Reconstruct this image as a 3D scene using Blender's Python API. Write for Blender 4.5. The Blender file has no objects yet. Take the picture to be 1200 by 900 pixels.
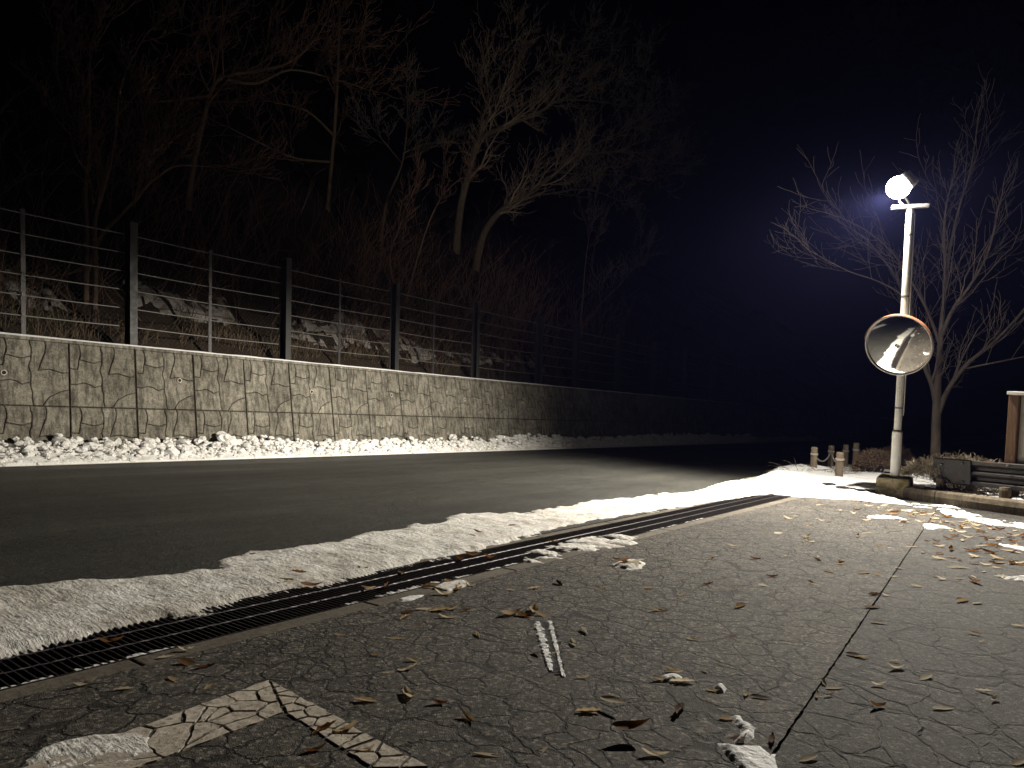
import bpy, bmesh, math, random
import numpy as np
from mathutils import Vector, Matrix, Quaternion

SC = bpy.context.scene
COL = SC.collection
rnd = random.Random(7)

# ------------------------------------------------------------------ camera
FPX = 820.0                                   # focal length in pixels of a 1200 px wide frame
CAM = np.array([0.0, 0.0, 0.83])
def _n(v):
    v = np.array(v, float); return v / np.linalg.norm(v)
_d1 = _n((632, -58, -FPX)); _hp = _n((0, -(508 - .027 * 632 - 450), -FPX))
_up = _n(np.cross(_d1, _hp)); _up = _up if _up[1] > 0 else -_up
ROT = np.array([np.cross(_d1, _up), _d1, _up])      # camera -> world; +Y runs along the road, the wall is at -X
cd = bpy.data.cameras.new('camera'); cam = bpy.data.objects.new('camera', cd); COL.objects.link(cam)
cd.sensor_width = 36; cd.lens = FPX / 1200 * 36; cd.clip_start = .02; cd.clip_end = 2000
m4 = Matrix([list(ROT[i]) + [CAM[i]] for i in range(3)] + [[0, 0, 0, 1]])
cam.matrix_world = m4
SC.camera = cam
# the hill falls away from the camera, so plumb things lean a little against the road surface
PLUMB = Vector((0.063, -0.08, 0.995)).normalized()

# ------------------------------------------------------------------ sky (night)
w = bpy.data.worlds.new('World'); SC.world = w; w.use_nodes = True
nt = w.node_tree; nt.nodes.clear()
sky = nt.nodes.new('ShaderNodeTexSky'); sky.sky_type = 'NISHITA'; sky.sun_disc = False
sky.sun_elevation = math.radians(-4); sky.sun_rotation = math.radians(120)
bg = nt.nodes.new('ShaderNodeBackground'); bg.inputs['Strength'].default_value = 0.012
ow = nt.nodes.new('ShaderNodeOutputWorld')
nt.links.new(sky.outputs[0], bg.inputs[0]); nt.links.new(bg.outputs[0], ow.inputs[0])

SC.view_settings.view_transform = 'Standard'; SC.view_settings.look = 'None'
SC.view_settings.exposure = 0.0; SC.view_settings.gamma = 1.0
SC.view_settings.use_curve_mapping = False
SC.render.engine = 'CYCLES'
SC.cycles.max_bounces = 4; SC.cycles.diffuse_bounces = 2; SC.cycles.glossy_bounces = 2
SC.cycles.use_adaptive_sampling = True; SC.cycles.adaptive_threshold = 0.02; SC.cycles.adaptive_min_samples = 12
SC.cycles.transmission_bounces = 2; SC.cycles.transparent_max_bounces = 4; SC.cycles.volume_bounces = 0
SC.cycles.use_denoising = True; SC.cycles.sample_clamp_indirect = 4.0
SC.cycles.caustics_reflective = False; SC.cycles.caustics_refractive = False

LAMP_POWER = 5900.0
LAMP_COLOR = (1.0, 0.93, 0.80)

# ------------------------------------------------------------------ helpers
def ray(px, py): return ROT @ np.array([px - 600.0, -(py - 450.0), -FPX])
def gp(px, py, z=0.0):
    r = ray(px, py); t = (z - CAM[2]) / r[2]; p = CAM + r * t; return (float(p[0]), float(p[1]))
def atx(px, py, x):
    r = ray(px, py); p = CAM + r * (x / r[0]); return Vector(p)
def aty(px, py, y):
    r = ray(px, py); p = CAM + r * (y / r[1]); return Vector(p)

_tab = np.random.RandomState(3).rand(256, 256)
def vn(x, y):
    x = np.asarray(x, float); y = np.asarray(y, float)
    xi = np.floor(x).astype(int); yi = np.floor(y).astype(int); fx = x - xi; fy = y - yi
    fx = fx * fx * (3 - 2 * fx); fy = fy * fy * (3 - 2 * fy)
    a = _tab[xi % 256, yi % 256]; b = _tab[(xi + 1) % 256, yi % 256]
    c = _tab[xi % 256, (yi + 1) % 256]; d = _tab[(xi + 1) % 256, (yi + 1) % 256]
    return (a * (1 - fx) + b * fx) * (1 - fy) + (c * (1 - fx) + d * fx) * fy
def fbm(x, y, o=4):
    s = 0; a = .5; t = 0
    for i in range(o):
        s = s + a * vn(np.asarray(x) * 2 ** i + 17.3 * i, np.asarray(y) * 2 ** i + 9.1 * i); t += a; a *= .5
    return s / t

class MB:
    """collects faces; build() links them as one mesh object"""
    def __init__(s): s.v = []; s.f = []
    def face(s, pts):
        b = len(s.v); s.v += [tuple(p) for p in pts]; s.f.append(tuple(range(b, b + len(pts))))
    def box(s, c, size, rot=None):
        hx, hy, hz = size[0] / 2, size[1] / 2, size[2] / 2; b = len(s.v)
        for x, y, z in ((-1,-1,-1),(1,-1,-1),(1,1,-1),(-1,1,-1),(-1,-1,1),(1,-1,1),(1,1,1),(-1,1,1)):
            p = Vector((x * hx, y * hy, z * hz))
            if rot is not None: p = rot @ p
            s.v.append(tuple(p + Vector(c)))
        for q in ((0,3,2,1),(4,5,6,7),(0,1,5,4),(1,2,6,5),(2,3,7,6),(3,0,4,7)): s.f.append(tuple(b + i for i in q))
    def tube(s, pts, rad, n=6, cap=True):
        pts = [Vector(p) for p in pts]; N = len(pts); b = len(s.v)
        if not hasattr(rad, '__len__'): rad = [rad] * N
        t0 = (pts[1] - pts[0]).normalized()
        ref = Vector((0, 0, 1)) if abs(t0.z) < .9 else Vector((1, 0, 0))
        u = t0.cross(ref).normalized()
        for i in range(N):
            t = (pts[min(i + 1, N - 1)] - pts[max(i - 1, 0)])
            t = t.normalized() if t.length > 1e-9 else t0
            u = (u - t * u.dot(t)); u = u.normalized() if u.length > 1e-6 else t.orthogonal().normalized()
            v = t.cross(u)
            for k in range(n):
                a = 2 * math.pi * k / n
                s.v.append(tuple(pts[i] + (u * math.cos(a) + v * math.sin(a)) * rad[i]))
        for i in range(N - 1):
            for k in range(n):
                k2 = (k + 1) % n
                s.f.append((b + i * n + k, b + i * n + k2, b + (i + 1) * n + k2, b + (i + 1) * n + k))
        if cap:
            s.f.append(tuple(b + k for k in range(n))[::-1]); s.f.append(tuple(b + (N - 1) * n + k for k in range(n)))
    def grid(s, V, nu, nv, keep=None):
        b = len(s.v); s.v += [tuple(p) for p in V]
        for i in range(nu - 1):
            for j in range(nv - 1):
                a = i * nv + j
                if keep is None or keep[i, j]: s.f.append((b + a, b + a + nv, b + a + nv + 1, b + a + 1))
    def prism(s, poly, z0, z1):
        """poly: ccw xy list"""
        b = len(s.v); n = len(poly)
        s.v += [(p[0], p[1], z0) for p in poly] + [(p[0], p[1], z1) for p in poly]
        s.f.append(tuple(b + n + i for i in range(n))); s.f.append(tuple(b + i for i in range(n))[::-1])
        for i in range(n):
            j = (i + 1) % n; s.f.append((b + i, b + j, b + n + j, b + n + i))
    def mesh(s, name, smooth=False):
        me = bpy.data.meshes.new(name); me.from_pydata(s.v, [], s.f); me.update()
        if smooth: me.polygons.foreach_set('use_smooth', [True] * len(me.polygons))
        return me
    def build(s, name, mat, parent=None, smooth=False, bevel=0, loc=None):
        me = s.mesh(name, smooth)
        if bevel:
            bm = bmesh.new(); bm.from_mesh(me)
            bmesh.ops.remove_doubles(bm, verts=bm.verts, dist=1e-5)
            bmesh.ops.recalc_face_normals(bm, faces=bm.faces)
            es = [e for e in bm.edges if len(e.link_faces) == 2 and e.calc_face_angle(0) > .6]
            bmesh.ops.bevel(bm, geom=es, offset=bevel, segments=2, affect='EDGES', profile=.6)
            bm.to_mesh(me); bm.free()
        return link(name, me, mat, parent, loc)

def link(name, me, mat, parent=None, loc=None):
    if mat is not None and not me.materials: me.materials.append(mat)
    o = bpy.data.objects.new(name, me); COL.objects.link(o)
    if parent is not None: o.parent = parent
    if loc is not None: o.location = loc
    return o
def empty(name, loc=(0, 0, 0), plumb=False, rz=0):
    o = bpy.data.objects.new(name, None); COL.objects.link(o); o.location = loc; o.empty_display_size = .1
    q = Quaternion((0, 0, 1), rz)
    if plumb: q = Vector((0, 0, 1)).rotation_difference(PLUMB) @ q
    o.rotation_mode = 'QUATERNION'; o.rotation_quaternion = q
    return o
def tag(o, label=None, cat=None, group=None, kind=None):
    if label: o['label'] = label
    if cat: o['category'] = cat
    if group: o['group'] = group
    if kind: o['kind'] = kind
    return o
def local(parent, p):
    """world point -> parent's local space"""
    M = Matrix.LocRotScale(parent.location, parent.rotation_quaternion, None)
    return M.inverted() @ Vector(p)

# ------------------------------------------------------------------ materials
class NT:
    def __init__(s, name, rough=.8, spec=.5, metal=0):
        s.m = bpy.data.materials.new(name); s.m.use_nodes = True; s.t = s.m.node_tree
        s.b = s.t.nodes['Principled BSDF']; s.b.inputs['Roughness'].default_value = rough
        s.b.inputs['Specular IOR Level'].default_value = spec; s.b.inputs['Metallic'].default_value = metal
        s.tc = s.t.nodes.new('ShaderNodeTexCoord'); s.vec = s.tc.outputs['Object']
    def world(s):
        g = s.t.nodes.new('ShaderNodeNewGeometry'); s.vec = g.outputs['Position']; return s
    def node(s, t, **k):
        n = s.t.nodes.new(t)
        for a, v in k.items(): setattr(n, a, v)
        return n
    def l(s, a, b): s.t.links.new(a, b)
    def val(s, sock, x):
        if isinstance(x, (int, float)): sock.default_value = x
        elif isinstance(x, tuple): sock.default_value = x
        else: s.l(x, sock)
    def math(s, op, a, b=0.0, c=None, clamp=False):
        n = s.node('ShaderNodeMath', operation=op, use_clamp=clamp); s.val(n.inputs[0], a); s.val(n.inputs[1], b)
        if c is not None: s.val(n.inputs[2], c)
        return n.outputs[0]
    def scaled(s, sc, vec=None):
        n = s.node('ShaderNodeMapping'); s.l(vec or s.vec, n.inputs['Vector'])
        n.inputs['Scale'].default_value = sc if isinstance(sc, tuple) else (sc, sc, sc); return n.outputs[0]
    def noise(s, scale, detail=4, rough=.55, vec=None, dist=0):
        n = s.node('ShaderNodeTexNoise'); s.l(vec or s.vec, n.inputs['Vector'])
        n.inputs['Scale'].default_value = scale; n.inputs['Detail'].default_value = detail
        n.inputs['Roughness'].default_value = rough; n.inputs['Distortion'].default_value = dist; return n
    def ramp(s, x, stops):
        n = s.node('ShaderNodeValToRGB'); s.l(x, n.inputs[0]); e = n.color_ramp.elements
        while len(e) < len(stops): e.new(.5)
        for i, (p, c) in enumerate(stops):
            e[i].position = p; e[i].color = (c, c, c, 1) if isinstance(c, (int, float)) else (*c, 1)
        return n.outputs[0]
    def mix(s, f, a, b, typ='MIX'):
        n = s.node('ShaderNodeMixRGB', blend_type=typ); s.val(n.inputs[0], f)
        for i, x in ((1, a), (2, b)): s.val(n.inputs[i], (*x, 1) if isinstance(x, tuple) else x)
        return n.outputs[0]
    def col(s, x):
        if isinstance(x, tuple): s.b.inputs['Base Color'].default_value = (*x, 1)
        else: s.l(x, s.b.inputs['Base Color'])
    def bump(s, h, strength=.5, dist=.01):
        n = s.node('ShaderNodeBump'); n.inputs['Strength'].default_value = strength; n.inputs['Distance'].default_value = dist
        s.l(h, n.inputs['Height'])
        if s.b.inputs['Normal'].links: s.l(s.b.inputs['Normal'].links[0].from_socket, n.inputs['Normal'])
        s.l(n.outputs[0], s.b.inputs['Normal'])
    def rough(s, x): s.val(s.b.inputs['Roughness'], x)

def cracks(M, scale, width, warp=.35, seed=0.0):
    """distance-to-edge of warped cells -> 1 on the crack, 0 elsewhere"""
    nz = M.noise(scale * 1.4, 4, .62)
    off = M.node('ShaderNodeVectorMath', operation='MULTIPLY_ADD')
    M.l(nz.outputs['Color'], off.inputs[0]); off.inputs[1].default_value = (warp / scale * 2.1,) * 3
    M.l(M.vec, off.inputs[2])
    mp = M.node('ShaderNodeMapping'); M.l(off.outputs[0], mp.inputs['Vector']); mp.inputs['Location'].default_value = (seed, seed * .7, 0)
    mp.inputs['Scale'].default_value = (1, 1, 0)
    v = M.node('ShaderNodeTexVoronoi', feature='DISTANCE_TO_EDGE'); M.l(mp.outputs[0], v.inputs['Vector'])
    v.inputs['Scale'].default_value = scale
    return M.ramp(v.outputs['Distance'], [(0, 1.0), (width, .8), (width * 1.9, 0)])

def mat_asphalt(name, base, crack_scale, crack_w, seed, crack_amt=1.0, speck=.5, rough=.82, fine=True, road=False):
    M = NT(name, rough, .35).world()
    agg = M.node('ShaderNodeTexVoronoi'); M.l(M.vec, agg.inputs['Vector']); agg.inputs['Scale'].default_value = 105
    a2 = M.noise(260, 2, .6); big = M.noise(.9, 4, .6); mid = M.noise(9, 4, .7)
    dark = tuple(c * .40 for c in base); lite = tuple(min(1, c * (1.3 + speck)) for c in base)
    sx_ = M.node('ShaderNodeSeparateColor'); M.l(agg.outputs['Color'], sx_.inputs[0])
    sp = M.ramp(sx_.outputs[0], [(0, 0), (.4, .18), (.82, .38), (.93, 1)])
    c = M.mix(sp, dark, lite)
    c = M.mix(M.ramp(a2.outputs[0], [(.3, .75), (.7, 1.0)]), (0, 0, 0), c, 'MIX')
    c = M.mix(1.0, c, M.ramp(big.outputs[0], [(.3, .72), (.7, 1.15)]), 'MULTIPLY')
    c = M.mix(1.0, c, M.ramp(mid.outputs[0], [(.3, .78), (.7, 1.15)]), 'MULTIPLY')
    c = M.mix(1.0, c, M.ramp(M.noise(48, 3, .75).outputs[0], [(.32, .5), (.5, .95), (.66, 1.45)]), 'MULTIPLY')
    if road:        # wheel paths and patches drawn out along the road
        c = M.mix(1.0, c, M.ramp(M.noise(1, 4, .6, M.scaled((.9, .10, 1))).outputs[0], [(.32, .68), (.5, 1.0), (.68, 1.3)]), 'MULTIPLY')
        M.rough(M.ramp(M.noise(1, 3, .6, M.scaled((1.3, .16, 1))).outputs[0], [(.3, rough - .08), (.7, rough + .14)]))
    h = M.math('ADD', M.math('MULTIPLY', sx_.outputs[0], .7), M.math('MULTIPLY', a2.outputs[0], 1.0))
    if crack_amt > 0:
        vis = M.math('MULTIPLY', M.ramp(M.noise(.75, 3, .6).outputs[0], [(.34, .65), (.5, 1)]), M.ramp(M.noise(4.2, 3, .7).outputs[0], [(.34, .35), (.5, 1)]))
        k = M.math('MULTIPLY', cracks(M, crack_scale, crack_w, .38, seed), vis)
        if fine:
            vis2 = M.ramp(M.noise(1.1, 3, .6, M.scaled(1.0)).outputs[0], [(.48, 0), (.62, .75)])
            k2 = M.math('MULTIPLY', cracks(M, crack_scale * 2.3, crack_w * 1.3, .42, seed + 5), vis2)
            k = M.math('MAXIMUM', k, k2)
        k = M.math('MULTIPLY', k, crack_amt)
        c = M.mix(k, c, (.006, .005, .0045))
        h = M.math('SUBTRACT', h, M.math('MULTIPLY', k, 1.1))
    M.col(c); M.bump(h, 1.0, .007)
    return M.m

def mat_concrete(name, c0, c1, rough=.9, streak=0.0, bump=.4, moss=None, world=True, piece=False, chips=None):
    M = NT(name, rough, .25)
    if world: M.world()
    n1 = M.noise(2.2, 5, .65); n2 = M.noise(34, 4, .7); n3 = M.noise(130, 2, .6)
    c = M.mix(M.ramp(n1.outputs[0], [(.3, 0), (.7, 1)]), c0, c1)
    c = M.mix(1.0, c, M.ramp(n2.outputs[0], [(.28, .5), (.5, .95), (.75, 1.3)]), 'MULTIPLY')
    if streak:
        st = M.noise(11, 3, .6, M.scaled((1.4, 1.4, .16)))
        c = M.mix(streak, c, M.ramp(st.outputs[0], [(.38, .35), (.55, 1.0)]), 'MULTIPLY')
    if moss:
        c = M.mix(M.ramp(M.noise(7, 4, .7).outputs[0], [(.5, 0), (.62, .9)]), c, moss)
    if chips:      # paint worn off the high stones
        c = M.mix(M.ramp(M.noise(70, 5, .8).outputs[0], [(.56, 0), (.63, .9)]), c, chips)
    if piece:
        oi = M.node('ShaderNodeObjectInfo'); c = M.mix(1.0, c, M.ramp(oi.outputs['Random'], [(0, .86), (1, 1.10)]), 'MULTIPLY')
        c = M.mix(1.0, c, M.ramp(M.noise(11, 4, .7).outputs[0], [(.3, .62), (.5, 1.0), (.7, 1.28)]), 'MULTIPLY')
    M.col(c); M.bump(n2.outputs[0], bump, .012); M.bump(n3.outputs[0], .35, .004)
    return M.m

def mat_snow(name, dirty=.0, grain=1.0, ca=(.80, .80, .81), cb=(.40, .36, .31), streak=False):
    M = NT(name, .75, .3).world()
    n1 = M.noise(3.0, 5, .65); n2 = M.noise(45, 4, .65); n3 = M.noise(160, 2, .6)
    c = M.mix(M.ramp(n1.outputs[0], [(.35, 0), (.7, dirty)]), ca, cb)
    c = M.mix(1.0, c, M.ramp(n2.outputs[0], [(.3, 1 - .35 * (dirty + .15)), (.6, 1.0)]), 'MULTIPLY')
    if streak:      # scraped across by shovels and tyres
        sv = M.node('ShaderNodeMapping'); M.l(M.vec, sv.inputs['Vector']); sv.inputs['Rotation'].default_value = (0, 0, .75); sv.inputs['Scale'].default_value = (7, 55, 1)
        st = M.noise(1, 4, .7, sv.outputs[0]); c = M.mix(1.0, c, M.ramp(st.outputs[0], [(.32, .68), (.5, .95), (.66, 1.15)]), 'MULTIPLY'); M.bump(st.outputs[0], .8, .012)
    spk = M.ramp(M.noise(22, 5, .8).outputs[0], [(.66, 0), (.74, .7 * (dirty + .25))])
    c = M.mix(spk, c, (.10, .075, .05))
    M.col(c); M.bump(n2.outputs[0], .7 * grain, .012); M.bump(n3.outputs[0], .4, .004)
    return M.m

def mat_plain(name, col, rough=.6, metal=0, var=.25, scale=18, spec=.5, bump=.1, rust=0):
    M = NT(name, rough, spec, metal)
    n = M.noise(scale, 4, .65)
    c = M.mix(1.0, col, M.ramp(n.outputs[0], [(.3, 1 - var), (.7, 1 + var * .4)]), 'MULTIPLY')
    if rust: c = M.mix(M.ramp(M.noise(scale * .7, 5, .75).outputs[0], [(.55, 0), (.7, rust)]), c, (.16, .06, .02))
    M.col(c); M.bump(n.outputs[0], bump, .004)
    M.rough(M.ramp(n.outputs[0], [(.3, max(0.02, rough - .1)), (.7, min(1, rough + .1))]))
    return M.m

def mat_random(name, cols, rough=.8, scale=60, spec=.3):
    """colour picked per object"""
    M = NT(name, rough, spec); oi = M.node('ShaderNodeObjectInfo')
    c = M.ramp(oi.outputs['Random'], [(i / max(1, len(cols) - 1), x) for i, x in enumerate(cols)])
    n = M.noise(scale, 4, .7)
    c = M.mix(1.0, c, M.ramp(n.outputs[0], [(.3, .6), (.7, 1.15)]), 'MULTIPLY'); M.col(c); M.bump(n.outputs[0], .5, .004)
    tr = M.node('ShaderNodeBsdfTranslucent'); M.l(c, tr.inputs['Color']); mx = M.node('ShaderNodeMixShader'); mx.inputs[0].default_value = .45
    M.l(M.b.outputs[0], mx.inputs[1]); M.l(tr.outputs[0], mx.inputs[2]); M.l(mx.outputs[0], M.t.nodes['Material Output'].inputs['Surface'])
    return M.m

def mat_bark(name, c0, c1, sc=(14, 14, 3)):
    M = NT(name, .9, .2).world()
    n = M.noise(1, 5, .7, M.scaled(sc)); c = M.mix(M.ramp(n.outputs[0], [(.3, 0), (.7, 1)]), c0, c1)
    M.col(c); M.bump(n.outputs[0], .8, .02); return M.m

A_LOT = mat_asphalt('car_park_asphalt', (.104, .091, .077), 7.2, .025, 1.3, .95, 1.4)
A_LOT2 = mat_asphalt('car_park_asphalt_patch', (.064, .057, .050), 3.1, .019, 8.1, .8, 1.3, fine=True)
A_ROAD = mat_asphalt('road_asphalt', (.042, .041, .035), 1.2, .01, 3.3, 0.0, 1.3, rough=.50, road=True)
CONC_WALL = mat_concrete('wall_concrete', (.138, .124, .099), (.262, .242, .198), streak=.8, bump=1.0, piece=True)
CONC_DARK = mat_concrete('wall_joint_concrete', (.028, .023, .017), (.05, .042, .032), bump=.5)
CONC = mat_concrete('kerb_concrete', (.15, .12, .085), (.23, .19, .135), streak=.5)
CONC_MOSS = mat_concrete('footing_concrete', (.30, .24, .14), (.42, .36, .24), moss=(.16, .13, .05))
CONC_STRIP = mat_concrete('drain_concrete', (.095, .08, .064), (.15, .13, .105))
SNOW = mat_snow('snow', .25, 1.0)
SNOW_DIRTY = mat_snow('packed_snow', .9, 1.3, (.90, .88, .85), (.56, .51, .44), streak=True)
SNOW_BANK = mat_snow('ploughed_snow', .5, 1.0, (.86, .85, .83), (.60, .55, .48))
SNOW_DIM = mat_snow('dim_slope_snow', 1.0, 1.0, (.50, .46, .43), (.10, .08, .06))  # leaf-dirtied snow, darkened further so the colour carries the slope's weak light
STEEL = mat_plain('grate_steel', (.05, .044, .045), .45, .6, .4, 40, rust=.5)
ROD = mat_plain('grate_rod_steel', (.085, .075, .085), .5, .5, .3, 40)
POSTM = mat_plain('fence_post_paint', (.030, .028, .027), .55, .0, .3, 12)
WIRE = mat_plain('galvanised_cable', (.22, .205, .195), .5, .4, .3, 30)
SPACER = mat_plain('spacer_steel', (.055, .05, .05), .5, .3, .3, 30)
MESHW = mat_plain('mesh_wire', (.10, .09, .085), .55, .4, .2, 30)
POLE = mat_plain('pole_paint', (.72, .70, .64), .5, 0, .22, 7, rust=.45)
HOUSING = mat_plain('lamp_housing', (.45, .45, .45), .5, .3, .1, 12)
ORANGE = mat_plain('mirror_orange', (.26, .10, .045), .45, 0, .15, 12)
RIM = mat_plain('mirror_rim', (.70, .64, .55), .45, 0, .15, 12)
RAIL = mat_plain('guardrail_paint', (.034, .030, .027), .5, .1, .3, 9, rust=.4)
RAILP = mat_plain('guardrail_post_paint', (.07, .06, .05), .6, .1, .3, 12, rust=.4)
WOOD = mat_bark('weathered_wood', (.15, .115, .08), (.27, .215, .16), (30, 30, 5))
WOOD_DK = mat_bark('brown_sign_post', (.12, .07, .04), (.19, .115, .07), (30, 30, 4))
ROPE = mat_plain('rope_fibre', (.42, .38, .33), .9, 0, .4, 90)
BARK = mat_bark('bark', (.085, .068, .055), (.18, .15, .12))
BARK_H = mat_bark('hillside_bark', (.09, .06, .04), (.17, .12, .085))
TWIG_R = mat_plain('reddish_twig', (.145, .080, .052), .9, 0, .5, 3)
BARK_LIT = mat_bark('lit_bark', (.13, .095, .065), (.26, .20, .145))  # hillside bark lightened, putting the lamplight on the centre trees into the colour
TWIG_LIT = mat_plain('lit_twig', (.40, .30, .21), .9, 0, .4, 3)  # twigs of the same centre trees, lamplight put into the colour
TWIG = mat_plain('grey_twig', (.15, .12, .10), .9, 0, .4, 3)
DRYGRASS = mat_plain('dry_grass', (.11, .08, .045), .9, 0, .4, 5)
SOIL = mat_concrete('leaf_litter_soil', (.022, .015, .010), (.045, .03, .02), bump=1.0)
SOIL_V = mat_concrete('verge_soil', (.07, .055, .04), (.12, .10, .075), bump=1.0)
LEAF = mat_random('dry_leaf', [(.42, .28, .14), (.55, .43, .27), (.68, .58, .43), (.74, .66, .52), (.58, .44, .26)])
LEAF_BR = mat_random('brown_leaf', [(.10, .04, .018), (.17, .075, .025), (.24, .11, .035)])
PAINT_W = mat_concrete('worn_line_paint', (.42, .365, .30), (.56, .50, .43), rough=.8, bump=.35, moss=None, chips=(.07, .06, .05))
EDGE_W = mat_concrete('edge_line_paint', (.38, .36, .30), (.62, .59, .50), rough=.8, bump=.25)
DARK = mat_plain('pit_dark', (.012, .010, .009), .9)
CONC_WALL_STAIN = CONC_WALL

# ------------------------------------------------------------------ the setting
# wide ground sheet
mb = MB(); mb.face([(-11.8, -300, -.42), (600, -300, -.42), (600, 900, -.42), (-11.8, 900, -.42)])
tag(mb.build('ground', SOIL_V), kind='structure')

# road: a sheet with a slight crown
GX0, GX1 = -2.86, -2.44          # drain opening
mb = MB(); xs = np.linspace(-12.2, GX0 - .09, 16); ys = np.r_[np.linspace(-40, 40, 41), 60, 120, 300]
V = [(x, y, -.0 + .02 * math.sin(math.pi * (x + 12.2) / 9.3)) for x in xs for y in ys]
mb.grid(V, len(xs), len(ys)); ROAD = tag(mb.build('road', A_ROAD, smooth=True), kind='structure')
mb = MB(); ys = np.arange(-6, 60, .25)
for i in range(len(ys) - 1):
    y0, y1 = ys[i], ys[i + 1]
    w0, w1 = [.065 + .02 * (float(fbm(y * 1.7, 3.3)) - .5) for y in (y0, y1)]
    zz = .011 + .004
    mb.face([(-11.0 - w0, y0, zz), (-11.0 + w0, y0, zz), (-11.0 + w1, y1, zz), (-11.0 - w1, y1, zz)])
mb.build('edge_line', EDGE_W, ROAD)

# car park in two pours with an open seam between them
SA, SB = Vector((-.885, 7.30)), Vector((-.561, 1.78))
def seam_x(y): t = (y - SA.y) / (SB.y - SA.y); return SA.x + (SB.x - SA.x) * t
rj = random.Random(4); sy = [-40.0] + [-.4 + .03 * k for k in range(390)]
def seam_edge(sg, z): return [(seam_x(y) + sg * (.0016 + (rj.random() ** 3) * .004), y, z) for y in sy]
mb = MB(); mb.face([(-2.335, 11.27, 0), (-2.335, -40, 0)] + seam_edge(-1, 0))
LOT = tag(mb.build('car_park', A_LOT), kind='structure')
mb = MB(); mb.face([(60, -40, -.003), (60, 11.27, -.003)] + seam_edge(1, -.003)[::-1])
LOT2 = tag(mb.build('car_park_patch', A_LOT2), kind='structure')
mb = MB(); mb.face([(seam_x(-40) - .05, -40, -.02), (seam_x(-40) + .06, -40, -.02), (seam_x(10) + .06, 10, -.02), (seam_x(10) - .05, 10, -.02)])
mb.build('paving_seam', DARK, LOT)

# drain channel: pit and concrete edge strips in lengths of about a metre
DR = tag(empty('drain_channel', (-2.65, 5, 0)), kind='structure')
def drp(mb, name, mat, **k):
    o = mb.build(name, mat, DR, **k); o.matrix_parent_inverse = Matrix.Translation((2.65, -5, 0)); return o
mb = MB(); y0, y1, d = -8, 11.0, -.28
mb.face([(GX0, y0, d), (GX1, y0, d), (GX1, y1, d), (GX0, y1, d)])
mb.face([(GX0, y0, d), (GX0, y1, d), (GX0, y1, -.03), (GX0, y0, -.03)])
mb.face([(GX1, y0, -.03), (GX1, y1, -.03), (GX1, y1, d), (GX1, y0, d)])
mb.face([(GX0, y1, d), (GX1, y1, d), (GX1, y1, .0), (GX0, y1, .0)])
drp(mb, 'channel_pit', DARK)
y = -5.0 + .12
while y < 10.6:
    for xa, xb in ((GX1, -2.340), (GX0 - .085, GX0)):
        mb = MB(); mb.box(((xa + xb) / 2, y + .5, -.052), (xb - xa, .988, .10)); drp(mb, 'edge_strip', CONC_STRIP, bevel=.006)
    y += 1.0

# the widest cracks are flat dark strips, groove shade put into their colour
CR6 = [[(210,660),(300,740),(345,800),(420,830),(500,830),(575,800),(565,745),(575,700),(550,650)],[(325,490),(400,520),(450,560),(520,605),(550,650)],[(345,500),(460,530),(560,580),(640,605),(690,620),(720,660),(755,715),(730,755),(790,800),(830,880)],
 [(690,620),(750,595),(790,570),(770,510),(705,475),(710,440),(660,395),(650,355),(590,315),(520,285)],[(705,475),(790,510),(870,540),(915,550),(940,590),(1000,635),(1080,705),(1130,750),(1200,800),(1300,870)],
 [(915,550),(895,505),(910,465),(870,415),(850,390),(795,355),(830,320),(800,290),(810,260),(770,220)],[(910,465),(1000,490),(1100,495),(1200,545),(1290,590)],[(1100,495),(1120,450),(1050,395),(980,355)],
 [(165,720),(240,740),(300,750)],[(215,640),(320,660),(440,685),(560,715)],[(590,700),(720,750),(755,720),(820,740)],[(720,655),(790,670),(870,715),(930,745),(1000,800),(1020,860),(1060,900)],
 [(930,745),(1000,740),(1050,750),(1085,725)],[(1000,800),(1050,780),(1120,830),(1200,880)],[(345,800),(420,860),(450,910),(440,960)],[(575,800),(620,850),(640,880),(590,890)],[(640,870),(700,895),(760,940)],[(270,830),(345,820)],[(800,820),(880,860),(980,895)],
 [(390,600),(520,620),(700,650)],[(520,240),(620,255),(720,265),(820,300)],[(640,185),(730,205),(750,160),(690,130),(660,95)],[(0,310),(70,360),(110,440)],[(70,360),(120,290),(105,210)],[(290,285),(295,235),(350,205),(370,160)],[(0,495),(60,560),(120,540),(125,500),(180,465)]]
CR4 = [[(780,590),(860,640),(920,690),(920,730),(980,770),(1060,800)],[(990,530),(1000,580),(1060,650)],[(560,540),(575,640),(540,690),(545,740),(600,780),(640,800)],[(300,740),(360,800),(430,850)],[(330,480),(420,505),(530,450)],[(600,290),(690,260),(700,320),(660,370)],[(660,470),(720,500),(780,590)],[(820,700),(850,640),(880,620)],
 [(120,640),(240,610),(300,530),(280,480)],[(640,800),(700,830),(760,900)],[(210,260),(260,300),(250,350),(180,330)],[(930,250),(960,330),(1000,350),(1060,320)],[(870,380),(950,440),(1010,430),(1090,480),(1150,600)],[(400,600),(480,640),(560,640)],[(0,560),(60,600),(120,640),(100,720)]]
rc = random.Random(12)
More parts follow.
